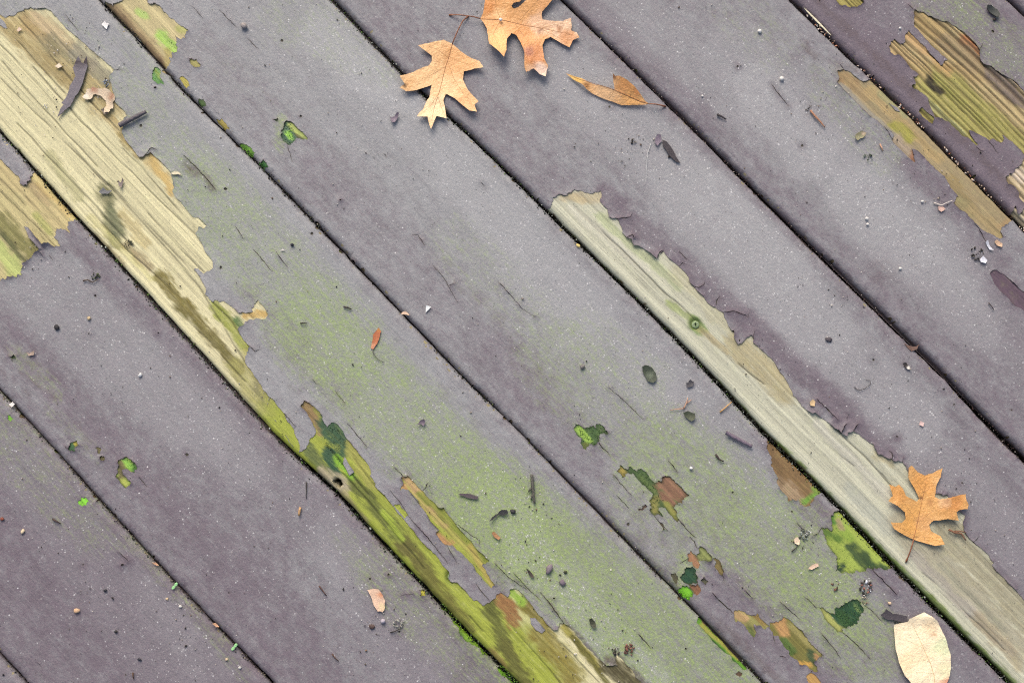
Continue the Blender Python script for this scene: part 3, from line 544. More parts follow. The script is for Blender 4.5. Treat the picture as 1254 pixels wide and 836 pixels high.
# paint film: algae / white speckle / clean lilac / grime strokes : channel, board, from, to, half width, strength
PAINTC = [
 ('s',3,(640,630),(660,690),22,2.2),('s',3,(700,735),(730,775),20,2.2),('s',3,(770,800),(800,830),18,2.0),('s',3,(625,655),(650,720),18,1.8),
 ('s',4,(400,40),(470,90),40,1.5),('s',4,(440,90),(520,130),30,1.3),('s',6,(1050,240),(1110,300),45,1.4),('s',6,(930,110),(990,190),40,1.3),('s',6,(1130,330),(1200,400),40,1.0),('s',5,(880,240),(960,330),40,1.5),
 ('a',3,(150,120),(260,250),45,0.40),('a',3,(240,230),(420,420),60,0.55),('a',3,(380,400),(640,660),62,0.72),('a',3,(600,620),(900,860),70,0.84),('a',3,(160,40),(220,110),25,0.31),('a',3,(20,0),(120,60),25,0.26),('a',3,(560,560),(760,780),45,0.44),
 ('a',4,(350,20),(470,70),45,0.30),('a',4,(560,300),(700,440),45,0.30),('a',4,(680,440),(860,600),60,0.41),('a',4,(820,560),(1000,720),70,0.61),('a',4,(930,640),(1060,790),60,0.58),('a',4,(840,690),(830,720),14,0.70),('a',4,(870,400),(930,500),30,0.39),('a',4,(345,150),(340,175),10,0.62),('a',4,(980,700),(1060,770),30,0.47),('a',4,(720,400),(800,460),30,0.31),
 ('a',4,(770,600),(830,700),40,0.43),('a',4,(250,60),(330,120),30,0.16),('a',4,(1042,768),(1052,780),16,0.62),('a',4,(1000,630),(980,600),20,0.27),
 ('a',2,(470,700),(620,850),45,.42),('a',2,(420,660),(470,720),20,.3),('a',2,(15,430),(70,480),12,.4),('a',2,(560,770),(620,830),10,.6),('a',2,(60,500),(120,560),14,.28),
 ('a',1,(0,530),(120,640),50,.32),('a',1,(160,660),(300,830),12,.35),('a',1,(0,470),(340,836),7,.5),
 ('a',5,(700,20),(860,60),40,.15),('a',6,(1010,100),(1080,190),30,.3),('a',6,(900,10),(950,60),40,.25),('a',7,(1150,0),(1254,80),40,.42),('a',7,(1180,5),(1190,20),20,.5),
 ('s',1,(30,560),(200,800),60,.75),('s',1,(200,720),(260,830),40,.9),('s',2,(40,340),(240,520),55,.85),('s',2,(170,440),(300,560),50,.9),('s',2,(280,520),(420,680),40,.6),('s',2,(420,660),(520,820),50,.95),('s',2,(200,560),(330,720),40,.4),
 ('s',3,(250,180),(420,380),50,.6),('s',3,(420,440),(640,640),55,.75),('s',3,(600,600),(700,740),30,1.3),('s',3,(690,720),(790,830),35,1.3),('s',3,(700,640),(860,800),40,.5),('s',3,(110,60),(140,90),10,1.2),
 ('s',4,(460,90),(620,270),45,1.05),('s',4,(560,200),(720,380),45,1.1),('s',4,(640,330),(800,480),45,1.0),('s',4,(330,20),(460,120),40,.6),('s',4,(800,440),(950,600),45,.9),('s',4,(940,640),(1060,720),40,.8),('s',4,(1090,740),(1200,836),30,.6),
 ('s',5,(600,20),(720,110),40,1.0),('s',5,(720,110),(860,240),45,1.15),('s',5,(840,230),(1000,400),50,1.25),('s',5,(980,380),(1120,520),45,1.2),('s',5,(1100,520),(1254,680),45,.95),('s',5,(800,280),(900,360),25,.8),
 ('s',6,(760,10),(900,120),45,.8),('s',6,(900,60),(1060,220),45,.95),('s',6,(1020,190),(1180,330),45,.9),('s',6,(1150,320),(1254,430),45,.75),('s',7,(1120,0),(1254,90),35,.8),('s',7,(1020,10),(1150,60),25,.5),
 ('p',1,(-10,640),(60,760),40,.7),('p',1,(0,760),(120,850),30,.6),('p',0,(0,820),(30,850),30,.4),('p',2,(0,400),(300,720),22,.75),('p',2,(90,290),(340,560),16,.75),('p',2,(300,600),(420,720),40,.45),('p',2,(380,700),(460,836),30,.3),
 ('p',3,(270,120),(420,290),20,.55),('p',3,(420,300),(760,650),18,.45),('p',3,(300,370),(420,480),25,.5),('p',3,(500,600),(600,720),25,.6),
 ('p',4,(240,60),(400,230),36,.45),('p',4,(400,220),(640,470),44,.55),('p',4,(600,430),(720,560),30,.6),('p',4,(700,280),(880,450),30,.4),('p',4,(880,720),(1010,836),30,.75),('p',4,(960,560),(1010,640),18,.8),('p',4,(1080,700),(1220,836),25,.75),('p',4,(960,530),(930,540),15,.6),
 ('p',5,(470,20),(680,240),30,.55),('p',5,(560,10),(640,60),25,.4),('p',5,(740,240),(1090,550),16,1.0),('p',5,(720,20),(1240,540),18,.7),('p',5,(1150,600),(1254,730),16,.6),
 ('p',6,(720,10),(860,150),20,.75),('p',6,(860,150),(1254,530),18,.6),('p',6,(1100,330),(1254,480),40,.55),('p',6,(1120,200),(1180,260),20,.85),('p',6,(1200,300),(1254,400),30,.7),
 ('p',7,(1000,20),(1110,110),40,1.0),('p',7,(1110,110),(1240,240),40,1.1),('p',7,(1180,10),(1254,70),20,.6),
 ('d',6,(1080,333),(1086,338),20,.22),('d',3,(236,205),(262,230),5,.5),('d',3,(228,202),(240,214),6,.4),('d',2,(2,440),(66,486),2.0,.3),('d',2,(0,452),(34,482),2.5,.3),('d',3,(752,806),(790,840),9,.6),('d',3,(745,808),(765,818),6,.6),
 ('d',4,(352,60),(380,90),3,.2),('d',6,(985,55),(1000,70),6,.4),('d',6,(1030,80),(1045,85),6,.4),('d',1,(118,632),(126,640),6,.16),('d',4,(690,320),(660,345),5,.15),('d',4,(1150,760),(1170,800),3,.2),
 ('d',7,(1000,0),(1254,245),6,.4),('d',4,(880,760),(960,836),7,.4),('d',4,(300,190),(935,820),5,.25),('d',6,(985,140),(1010,150),3,.3),('d',3,(660,725),(745,818),2.0,.5),
]
CURLS = [((998,504),9,1.6),((1035,530),12,2.4),((1024,520),9,1.8),((776,296),9,1.8),((800,312),10,1.8),((752,266),9,1.2),((860,356),9,1.0),((900,415),11,1.6),((48,296),14,2.4),((178,190),10,1.4),
         ((90,64),8,.8),((1075,553),9,1.2),((1092,562),8,1.4),((496,586),7,1.2),((540,622),7,1.2),((60,300),8,1.4),((34,222),8,1.5),((1090,62),6,.8),((1120,14),7,.9),((668,765),6,1.0),((680,770),6,1.0),((30,318),10,1.8),((10,336),9,1.4),((1154,600),7,1.8),((1178,640),8,1.5),((866,690),8,1.4),((308,424),6,.9)]

# ------------------------------------------------------------------ ground under the deck
g = link_mesh('ground', [(-20, -20, -0.2), (20, -20, -0.2), (20, 20, -0.2), (-20, 20, -0.2)], [(0, 1, 2, 3)], M_SOIL)
tag(g, 'dark damp soil under the deck', kind='structure')

# ------------------------------------------------------------------ deck of planks
deck = bpy.data.objects.new('deck', None)
COL.objects.link(deck)
tag(deck, 'weathered deck of diagonal planks in peeling lilac grey paint', kind='structure')

U0, U1 = -0.80, 0.80
PITCH = 211 * PX
R_EDGE = 0.0048
THICK = 0.030
T_PAINT = 0.00028

gap_pts = []
for i, l in enumerate(GAPS_PX):
    q = uv2(l)
    if i in (0, 7):
        q = np.array([[0.0, q[:, 1].mean()]])
    gap_pts.append(q)
gap_pts = [gap_pts[0] - np.array([0, PITCH])] + gap_pts + [gap_pts[-1] + np.array([0, PITCH])]
def gapv(k, u):
    """centre line of gap k across the planks"""
    u = np.asarray(u, float)
    q = gap_pts[k]
    s = 0
    for d in (-.02, -.01, 0, .01, .02):
        s = s + np.interp(u + d, q[:, 0], q[:, 1])
    return s / 5
gap_half = [0.0015] + [h * PX for h in GAP_HALF] + [0.0016]
gap_taper = [0, 0, 0, 0, 0, 0, 2.1 * PX / 0.5, 0, 0, 0]     # the long right gap opens towards its lower end
# gap index k (0..9) ; plank b (0..8) lies between gap k=b and k=b+1

def des(c, k=1.0):
    m = 0.3 * c[0] + 0.55 * c[1] + 0.15 * c[2]
    return tuple(m + (x - m) * k for x in c)

class Plank:
    def __init__(s, b):
        s.b = b
        a0, a1 = gapv(b, 0.0), gapv(b + 1, 0.0)
        s.lo = lambda u: gapv(b, u) + np.maximum(gap_half[b] + gap_taper[b] * (u - .06), .0004) + 0.0010 * (vnoise(u * 14, b, 3) - .5) + 0.0007 * (vnoise(u * 110, b, 4) - .5)
        s.hi = lambda u: gapv(b + 1, u) - np.maximum(gap_half[b + 1] + gap_taper[b + 1] * (u - .06), .0004) + 0.0010 * (vnoise(u * 14, b, 8) - .5) + 0.0007 * (vnoise(u * 110, b, 9) - .5)
        s.W = (a1 - gap_half[b + 1]) - (a0 + gap_half[b])
        s.vc = 0.5 * (a0 + a1)
    def to_us(s, uv):
        u, v = uv[:, 0], uv[:, 1]
        lo, hi = s.lo(u), s.hi(u)
        t = (v - lo) / (hi - lo) * s.W
        return np.stack([u, s.fold(t)], 1)
    def fold(s, t):
        r, W = R_EDGE, s.W
        o = t.copy()
        m = (t >= 0) & (t < r)
        o[m] = r * (1 - np.arcsin(np.clip(1 - t[m] / r, 0, 1)) / (math.pi / 2))
        m = (t > W - r) & (t <= W)
        o[m] = W - r * (1 - np.arcsin(np.clip(1 - (W - t[m]) / r, 0, 1)) / (math.pi / 2))
        return o
    def place(s, us, off):
        """surface point for (u, s) with an offset along the surface normal; returns local xyz"""
        r, W = R_EDGE, s.W
        u, q = us[:, 0], us[:, 1]
        t = q.copy(); z = np.zeros(len(q)); nv = np.zeros(len(q)); nz = np.ones(len(q))
        m = q < r
        ph = np.clip(1 - q[m] / r, 0, 1) * math.pi / 2
        t[m] = r - r * np.sin(ph); z[m] = -r + r * np.cos(ph) + np.minimum(q[m], 0); nv[m] = -np.sin(ph); nz[m] = np.cos(ph)
        m = q > W - r
        ph = np.clip(1 - (W - q[m]) / r, 0, 1) * math.pi / 2
        t[m] = W - (r - r * np.sin(ph)); z[m] = -r + r * np.cos(ph) + np.minimum(W - q[m], 0); nv[m] = np.sin(ph); nz[m] = np.cos(ph)
        lo, hi = s.lo(u), s.hi(u)
        v = lo + t / W * (hi - lo)
        cup = 0.0009 * ((t / W - .5) * 2) ** 2          # boards cup a little
        return np.stack([u, v + nv * off - s.vc, z + nz * off - 0.0006 + cup * 0.6], 1), np.stack([u, v], 1)

def jag(poly, board, seed, amp=0.24, step=1.5):
    """fractal roughening of a traced outline (pixel units), weaker along the grain"""
    rs = random.Random(seed)
    gx, gy = 0.695, 0.719
    out = []
    def sub(p, q, depth):
        L = math.hypot(q[0] - p[0], q[1] - p[1])
        if L < step or depth > 7:
            out.append(p); return
        dx, dy = (q[0] - p[0]) / L, (q[1] - p[1]) / L
        al = abs(dx * gx + dy * gy)
        a = L * amp * (1.0 - 0.72 * al ** 3)
        a = min(a, 3.2)
        k = rs.uniform(-a, a)
        m = ((p[0] + q[0]) / 2 - dy * k, (p[1] + q[1]) / 2 + dx * k)
        sub(p, m, depth + 1); sub(m, q, depth + 1)
    n = len(poly)
    for i in range(n):
        sub(poly[i], poly[(i + 1) % n], 0)
    return out

def ribbon(line, w, seed):
    """thin wedge polygon along a polyline, in pixels"""
    rs = random.Random(seed)
    pts = [line[0]]
    for a, b in zip(line[:-1], line[1:]):
        n = max(1, int(math.hypot(b[0] - a[0], b[1] - a[1]) / 3.0))
        for k in range(1, n + 1):
            t = k / n
            pts.append((a[0] + (b[0] - a[0]) * t + rs.uniform(-.5, .5), a[1] + (b[1] - a[1]) * t + rs.uniform(-.5, .5)))
    L, Rr = [], []
    m = len(pts)
    for i, p in enumerate(pts):
        a = pts[max(i - 1, 0)]; b = pts[min(i + 1, m - 1)]
        dx, dy = b[0] - a[0], b[1] - a[1]
        l = math.hypot(dx, dy) or 1
        ww = w * 0.5 * (0.15 + math.sin(math.pi * (0.12 + 0.8 * i / max(m - 1, 1)))) * rs.uniform(.6, 1.2)
        L.append((p[0] - dy / l * ww, p[1] + dx / l * ww)); Rr.append((p[0] + dy / l * ww, p[1] - dx / l * ww))
    return L + Rr[::-1]

def strokes(P, items, warp_seed):
    """yield weight arrays of capsule strokes over pixel points P"""
    wx = (fbm(P[:, 0] / 16, P[:, 1] / 16, warp_seed) - .5) * 10
    wy = (fbm(P[:, 0] / 16, P[:, 1] / 16, warp_seed + 5) - .5) * 10
    al = P[:, 0] * .695 + P[:, 1] * .719
    ac = -P[:, 0] * .719 + P[:, 1] * .695
    rag = (fbm(al / 16, ac / 3.2, warp_seed + 9) - .5) * 1.1 + (fbm(al / 5, ac / 1.8, warp_seed + 11) - .5) * .6
    for it in items:
        a, b, hw = it[0], it[1], it[2]
        k = min(1.0, hw / 10.0)
        d = seg_dist(P + np.stack([wx, wy], 1) * k, a, b)
        yield it, smooth(d + rag * min(hw, 12.0), hw * 1.30, hw * 0.55)

planks = []
for b in range(9):
    pk = Plank(b)
    W = pk.W
    rs = random.Random(100 + b)
    npr = np.random.default_rng(200 + b)
    root_loc = (-pk.vc * SA, pk.vc * CA, 0.0)

    # ---------------- outlines of the bare patches on this plank
    holes_px = []
    for hi_, (bb, colr, poly) in enumerate(HOLES):
        if bb == b:
            holes_px.append((colr, jag(poly, b, 31 * hi_ + b, .42 if len(poly) < 50 and b in (1, 2, 4) else .24, 1.3)))
    crack_px = [ribbon(line, w * .55, 7 * i + b) for i, (bb, line, w) in enumerate(CRACKS) if bb == b]
    # small random chips away from the traced ones
    for k in range(16):
        u = rs.uniform(-0.5, 0.5); s = rs.uniform(0.006, W - 0.006)
        c = uv_to_px(np.array([[u, pk.lo(np.array([u]))[0] + s]]))[0]
        if not (0 < c[0] < 1254 and 0 < c[1] < 836):
            continue
        r = rs.uniform(0.8, 1.9)
        an = rs.uniform(0, 6.28)
        crack_px.append([(c[0] + r * rs.uniform(.6, 1.5) * math.cos(an + k2 * 1.05), c[1] + r * rs.uniform(.6, 1.5) * math.sin(an + k2 * 1.05)) for k2 in range(6)])
    # short hairline checks along the grain
    for k in range(2):
        u = rs.uniform(-0.55, 0.55); s = rs.uniform(0.008, W - 0.008)
        v = pk.lo(np.array([u]))[0] + s
        L = rs.uniform(0.003, 0.009)
        pp = uv_to_px(np.array([[u, v], [u + L * .5, v + rs.uniform(-.0004, .0004)], [u + L, v + rs.uniform(-.0008, .0008)]]))
        crack_px.append(ribbon([tuple(q) for q in pp], rs.uniform(.4, .8), 900 + k))
    # paint worn off the rounded arrises in small nicks
    for k in range(26):
        u = rs.uniform(-0.55, 0.55)
        lo_side = rs.random() < .5
        v = pk.lo(np.array([u]))[0] if lo_side else pk.hi(np.array([u]))[0]
        sg = 1 if lo_side else -1
        L = rs.uniform(.0012, .007); dp = rs.uniform(.0006, .0026)
        q = np.array([[u, v - sg * .002], [u + L * .2, v + sg * dp * .6], [u + L * .45, v + sg * dp], [u + L * .8, v + sg * dp * .7], [u + L, v - sg * .002]])
        holes_px.append(((104, 88, 62) if rs.random() < .7 else (116, 122, 62), jag([tuple(x) for x in uv_to_px(q)], b, 500 + k, .2, 1.5)))
    isl_px = [jag(poly, b, 77 * i, 0.1) for i, (bb, poly) in enumerate(ISLANDS) if bb == b]

    to_us = lambda poly: pk.to_us(uv2(np.array(poly, float)))
    holes = [(c, to_us(p)) for c, p in holes_px]
    cracks = [to_us(p) for p in crack_px]
    isl = [to_us(p) for p in isl_px]

    # ---------------- wood
    dsp = (1.1 if b in (3, 5, 7) else 1.5) * PX
    srow = np.concatenate([[-(THICK - 0.005), -0.012, -0.004, -0.001], np.arange(0, W + dsp * .5, dsp), [W + 0.001, W + 0.004, W + 0.012, W + THICK - 0.005]])
    ufr = np.linspace(U0, U1, 400)
    inside = []
    for s in (0.0, W * .5, W):
        P = uv_to_px(np.stack([ufr, pk.lo(ufr) + s], 1))
        inside.append((P[:, 0] > -20) & (P[:, 0] < 1274) & (P[:, 1] > -20) & (P[:, 1] < 856))
    ins = np.any(inside, 0)
    ua, ub = (ufr[ins].min(), ufr[ins].max()) if ins.any() else (0, 0.01)
    ucol = np.concatenate([np.arange(U0, ua, 0.02), np.arange(ua, ub, 3.2 * PX), np.arange(ub, U1 + 0.001, 0.02)])
    UU, SS = np.meshgrid(ucol, srow, indexing='ij')
    us = np.stack([UU.ravel(), SS.ravel()], 1)
    _, uvp = pk.place(us, np.zeros(len(us)))
    P = uv_to_px(uvp)
    # relief: growth ring ridges run along the plank
    wob = (fbm(us[:, 0] * 7, us[:, 1] * 30, b + 20) - .5) * 0.0018
    vr = us[:, 1] + wob
    ring = vnoise(vr * 520, us[:, 0] * 3, b + 1)
    off = -0.00005 - 0.00022 * (1 - ring) - 0.00012 * vnoise(vr * 900, us[:, 0] * 40, b + 2)
    colw = np.tile(lin((150, 140, 110)), (len(us), 1))
    bare = np.zeros(len(us), bool)
    for c, poly in holes:
        bare |= in_poly(us, poly)
    # traced base colour of each bare patch (grown a little so that edges are covered)
    for c, poly in holes:
        cen = poly.mean(0)
        m = in_poly(us, poly)
        lo_, hi2 = poly.min(0) - 0.003, poly.max(0) + 0.003
        box = (us[:, 0] > lo_[0]) & (us[:, 0] < hi2[0]) & (us[:, 1] > lo_[1]) & (us[:, 1] < hi2[1])
        if len(poly) < 120:
            if box.any():
                kd = kdtree.KDTree(len(poly))
                for i, q in enumerate(poly):
                    kd.insert((q[0], q[1], 0), i)
                kd.balance()
                idx = np.nonzero(box & ~bare)[0]
                for i in idx:
                    if kd.find((us[i, 0], us[i, 1], 0))[2] < 0.0022:
                        m[i] = True
        else:
            m = m | (box & ~bare)
        colw[m] = lin(des(c, .84 if b == 4 else 1.0))
    st = [(a, c_, hw, lin(des(col_, .84 if b == 4 else 1.0)), k_) for (bb, a, c_, hw, col_, k_) in WOODC if bb == b]
    mott = .5 * fbm(us[:, 0] * 260, vr * 620, b + 33) + .5 * fbm(us[:, 0] * 60, vr * 900, b + 34)
    for it, w in strokes(P, st, b + 40):
        w = np.clip(w * it[4] * (.62 + .95 * mott), 0, 1)[:, None]
        colw = colw * (1 - w) + it[3] * w
    if b in (2, 4):                 # dark green growth follows the torn rim of the small damp spots
        for c, poly in holes:
            if len(poly) < 400 and c[1] > c[0]:
                lo_, hi2 = poly.min(0) - 0.002, poly.max(0) + 0.002
                idx = np.nonzero((us[:, 0] > lo_[0]) & (us[:, 0] < hi2[0]) & (us[:, 1] > lo_[1]) & (us[:, 1] < hi2[1]))[0]
                if len(idx):
                    dd = np.min(np.hypot(us[idx, 0][:, None] - poly[None, :, 0], us[idx, 1][:, None] - poly[None, :, 1]), 1)
                    w = (.75 * smooth(dd, 2.6 * PX, .6 * PX) * mott[idx] * 1.5).clip(0, .85)[:, None]
                    colw[idx] = colw[idx] * (1 - w) + lin((38, 62, 30)) * w
    for p in cracks:                # wood under the open cracks of the film is set darker
        lo_, hi2 = p.min(0) - 0.0015, p.max(0) + 0.0015
        idx = np.nonzero((us[:, 0] > lo_[0]) & (us[:, 0] < hi2[0]) & (us[:, 1] > lo_[1]) & (us[:, 1] < hi2[1]))[0]
        if len(idx):
            dd = np.min(np.hypot(us[idx, 0][:, None] - p[None, :, 0], us[idx, 1][:, None] - p[None, :, 1]), 1)
            sel = idx[(dd < 0.0019) & ~bare[idx]]
            colw[sel] = lin((74, 70, 58))
    # grain tone
    tone = 0.80 + 0.34 * ring
    colw = colw * tone[:, None]
    wlines = [(bb, l) for bb, l in WOODLINES if bb == b]
    dk = np.zeros(len(us))
    jit = (vnoise(us[:, 0] * 60, us[:, 1] * 10, b + 9) - .5) * 2.4
    Pj = P + np.stack([jit * .7, -jit * .7], 1)
    for bb, l in wlines:
        for p0, p1 in zip(l[:-1], l[1:]):
            d = seg_dist(Pj, p0, p1)
            dk = np.maximum(dk, smooth(d, 1.25, 0.25))
    dk *= .25 + .75 * smooth(vnoise(us[:, 0] * 30, us[:, 1] * 300, b + 13), .05, .5)
    off -= 0.0008 * dk
    colw = colw * (1 - 0.62 * dk)[:, None]
    if b == 7:      # weathered ribbed patch: deep grooves between hard latewood ridges
        rid = (vr + (vnoise(us[:, 0] * 7, us[:, 1] * 60, 77) - .5) * 0.004 + (fbm(us[:, 1] * 60, us[:, 0] * 2, 78) - .5) * 0.012) / 0.0049
        wv = 0.5 + 0.5 * np.cos(2 * math.pi * rid)
        prof = np.clip(wv ** (0.22 + .5 * vnoise(us[:, 1] * 90, us[:, 0] * 5, 79)) * (.75 + .25 * vnoise(vr * 900, us[:, 0] * 12, 80)), 0, 1)
        prof = np.clip(prof + .25 * (fbm(us[:, 0] * 40, vr * 700, 81) - .5), 0, 1)
        off = -0.0001 - 0.0019 * (1 - prof) ** 1.4
        colw = colw * (0.58 + 0.58 * prof)[:, None]
        gm = (1 - prof) ** 2
        colw = colw * (1 - .45 * gm[:, None]) + .45 * gm[:, None] * lin((84, 62, 40))
    if b == 3:      # knot hole at the plank edge
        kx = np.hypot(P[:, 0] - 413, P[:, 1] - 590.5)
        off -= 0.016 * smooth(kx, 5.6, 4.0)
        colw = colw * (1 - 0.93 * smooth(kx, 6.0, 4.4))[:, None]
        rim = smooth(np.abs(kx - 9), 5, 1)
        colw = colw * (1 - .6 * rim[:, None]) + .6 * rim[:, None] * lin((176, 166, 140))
    # screw recesses
    for (bb, sx, sy) in ((3, 553, 706), (5, 852, 397)):
        if bb == b:
            kx = np.hypot(P[:, 0] - sx, P[:, 1] - sy)
            off -= 0.0022 * smooth(kx, 8.0, 5.0)
            rim = smooth(kx, 12, 6)
            colw = colw * (1 - .6 * rim[:, None]) + .6 * rim[:, None] * lin((92, 112, 54))
    # plank sides go darker inside the gap
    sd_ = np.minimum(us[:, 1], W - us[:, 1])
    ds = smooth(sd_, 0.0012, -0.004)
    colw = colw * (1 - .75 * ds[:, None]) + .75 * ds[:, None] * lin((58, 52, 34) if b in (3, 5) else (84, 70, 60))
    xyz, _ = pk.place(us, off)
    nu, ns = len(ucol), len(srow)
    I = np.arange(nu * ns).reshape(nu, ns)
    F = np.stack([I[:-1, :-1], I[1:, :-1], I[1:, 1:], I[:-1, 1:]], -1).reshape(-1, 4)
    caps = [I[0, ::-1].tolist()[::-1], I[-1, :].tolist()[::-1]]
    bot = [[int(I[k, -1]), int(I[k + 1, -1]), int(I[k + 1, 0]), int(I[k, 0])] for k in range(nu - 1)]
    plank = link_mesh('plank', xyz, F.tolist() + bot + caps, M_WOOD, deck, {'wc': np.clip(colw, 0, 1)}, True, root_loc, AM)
    planks.append(plank)

    # ---------------- paint coat with peeled patches
    pts = []; edges = []
    def add_loop(poly):
        s0 = len(pts)
        for q in poly:
            pts.append((q[0], q[1]))
        n = len(poly)
        for i in range(n):
            edges.append((s0 + i, s0 + (i + 1) % n))
    smin, smax = -0.003, W + 0.003
    rect = np.array([(U0, smin), (U1, smin), (U1, smax), (U0, smax)])
    add_loop(rect)
    for c, p in holes: add_loop(p)
    for p in cracks: add_loop(p)
    for p in isl: add_loop(p)
    nb = len(pts)
    kd = kdtree.KDTree(nb)
    for i, q in enumerate(pts):
        kd.insert((q[0], q[1], 0), i)
    kd.balance()
    # interior points: finer in view, finest near torn edges
    sp = 5.0 * PX
    gu = np.arange(ua, ub, sp); gs = np.concatenate([[-.0015, 0, .0011, .0021, .0031, .0042], np.arange(.0075, W - .006, sp), [W - .0042, W - .0031, W - .0021, W - .0011, W, W + .0015]])
    A, B = np.meshgrid(gu, gs, indexing='ij')
    ip = np.stack([A.ravel(), B.ravel()], 1)
    ip[:, 0] += npr.uniform(-.35, .35, len(ip)) * sp
    ip[:, 1] += npr.uniform(-.12, .12, len(ip)) * sp * ((ip[:, 1] > .006) & (ip[:, 1] < W - .006))
    oc = np.concatenate([np.arange(U0 + .01, ua - .004, .03), np.arange(ub + .004, U1 - .01, .03)])
    A, B = np.meshgrid(oc, gs[::3], indexing='ij')
    ip = np.concatenate([ip, np.stack([A.ravel(), B.ravel()], 1)])
    extra = []
    allh = [p for c, p in holes] + isl
    for p in allh:
        if len(p) < 3: continue
        d = np.roll(p, -1, 0) - p
        nrm = np.stack([-d[:, 1], d[:, 0]], 1)
        nrm /= np.linalg.norm(nrm, axis=1)[:, None] + 1e-12
        for o in (1.5, 3.2):
            extra.append((p + nrm * o * PX)[::2]); extra.append((p - nrm * o * PX)[::2])
    if extra:
        ip = np.concatenate([ip] + extra)
    keep = (ip[:, 0] > U0 + .001) & (ip[:, 0] < U1 - .001) & (ip[:, 1] > smin + 2e-4) & (ip[:, 1] < smax - 2e-4)
    ip = ip[keep]
    far = np.array([kd.find((q[0], q[1], 0))[2] for q in ip])
    ip = ip[far > 0.8 * PX]
    cdt_in = [Vector((x * 1000, y * 1000)) for x, y in pts] + [Vector((x * 1000, y * 1000)) for x, y in ip]
    ov, oe, of, _, _, _ = delaunay_2d_cdt(cdt_in, edges, [], 0, 1e-4, False)
    V = np.array([(v.x, v.y) for v in ov]) / 1000
    Fc = np.array(of)
    cen = V[Fc].mean(1)
    ok = (cen[:, 0] > U0) & (cen[:, 0] < U1) & (cen[:, 1] > smin) & (cen[:, 1] < smax)
    for c, p in holes: ok &= ~in_poly(cen, p)
    for p in isl: ok |= in_poly(cen, p)
    for p in cracks: ok &= ~in_poly(cen, p)
    Fk = Fc[ok]
    used = np.unique(Fk)
    rem = -np.ones(len(V), int); rem[used] = np.arange(len(used))
    V = V[used]; Fk = rem[Fk]
    # border edges of the film
    E2 = np.concatenate([Fk[:, [0, 1]], Fk[:, [1, 2]], Fk[:, [2, 0]]])
    Es = np.sort(E2, 1)
    key = Es[:, 0].astype(np.int64) * len(V) + Es[:, 1]
    uq, inv, cnt = np.unique(key, return_inverse=True, return_counts=True)
    bd = E2[cnt[inv] == 1]
    bv = np.unique(bd)
    outer = (V[bv, 0] < U0 + .001) | (V[bv, 0] > U1 - .001) | (V[bv, 1] < smin + 2e-4) | (V[bv, 1] > smax - 2e-4)
    torn = bv[~outer]
    dist = np.full(len(V), 1.0)
    if len(torn):
        kt = kdtree.KDTree(len(torn))
        for i, j in enumerate(torn):
            kt.insert((V[j, 0], V[j, 1], 0), i)
        kt.balance()
        dist = np.array([kt.find((q[0], q[1], 0))[2] for q in V])
    _, uvp = pk.place(V, np.zeros(len(V)))
    P = uv_to_px(uvp)
    dpx = dist / PX
    lift = 0.0010 * np.exp(-dpx / 3.2) * smooth(fbm(P[:, 0] / 14, P[:, 1] / 14, b + 60), .42, .75)
    for c, r, a in CURLS:
        dd = np.hypot(P[:, 0] - c[0], P[:, 1] - c[1])
        lift += a * 0.001 * np.exp(-dpx / 4.0) * smooth(dd, r * 1.5, r * .4)
    wav = 0.00022 * (fbm(V[:, 0] * 120, V[:, 1] * 220, b + 70) - .5) + 0.00030 * (vnoise(V[:, 0] * 8, V[:, 1] * 260, b + 71) - .5)
    off = T_PAINT + wav + lift
    # film attributes
    pa = np.zeros((len(V), 4))
    pa[:, 2] = [.62, .60, .52, .22, .30, .50, .52, .85, .80][b]  # each plank's own lilac, with vignette-like brightness painted in
    pa[:, 1] = 0.15
    pa[:, 0] = 0.04
    pa[:, 2] += .30 * smooth(P[:, 1], 250, 800) - .12  # brightness falloff put into the colour: deeper lilac towards the bottom
    items = [(a, c_, hw, ch, k_) for (ch, bb, a, c_, hw, k_) in PAINTC if bb == b]
    for it, w in strokes(P, items, b + 50):
        ci = {'a': 0, 's': 1, 'p': 2, 'd': 3}[it[3]]
        if ci == 2:
            pa[:, 2] = pa[:, 2] * (1 - .5 * w) + w * it[4] * .58
        else:
            pa[:, ci] = np.maximum(pa[:, ci], w * it[4]) + 0.25 * np.minimum(pa[:, ci], w * it[4])
    pa[:, 3] = np.maximum(pa[:, 3], 0.30 * np.exp(-dpx / 0.8))  # torn edge outline: grime and edge shadow painted as one
    pa[:, 2] += 0.25 * smooth(lift, 0.0003, 0.001)
    pa[:, 1] *= 1 - .8 * smooth(dpx, 9, 1)
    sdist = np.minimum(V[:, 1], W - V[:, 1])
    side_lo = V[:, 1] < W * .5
    pa[:, 3] = np.maximum(pa[:, 3], np.where(side_lo, 0.42, 0.14) * smooth(sdist + .0009 * (fbm(V[:, 0] * 250, V[:, 1] * 250, b + 90) - .5), 0.0042, 0.0033))  # grime on the arrises; side turned from the sun painted darker as shade
    pa[:, 3] = np.maximum(pa[:, 3], .75 * smooth(sdist, 0.0010, -0.0015))  # darker down the sides inside the gap
    pa[:, 1] *= smooth(sdist, 0.002, 0.012)
    xyz, _ = pk.place(V, off)
    # torn rim: a thin wall down to the wood
    low = {}
    base_n = len(V)
    xs, _ = pk.place(V[bv], off[bv] - T_PAINT - 0.00022)
    for i, j in enumerate(bv):
        low[int(j)] = base_n + i
    nb2 = len(bv)
    rimf = [(low[int(e[1])] + nb2, low[int(e[0])] + nb2, low[int(e[0])], low[int(e[1])]) for e in bd]
    pal = pa[bv].copy(); pal[:, 3] = np.maximum(pal[:, 3], .40)
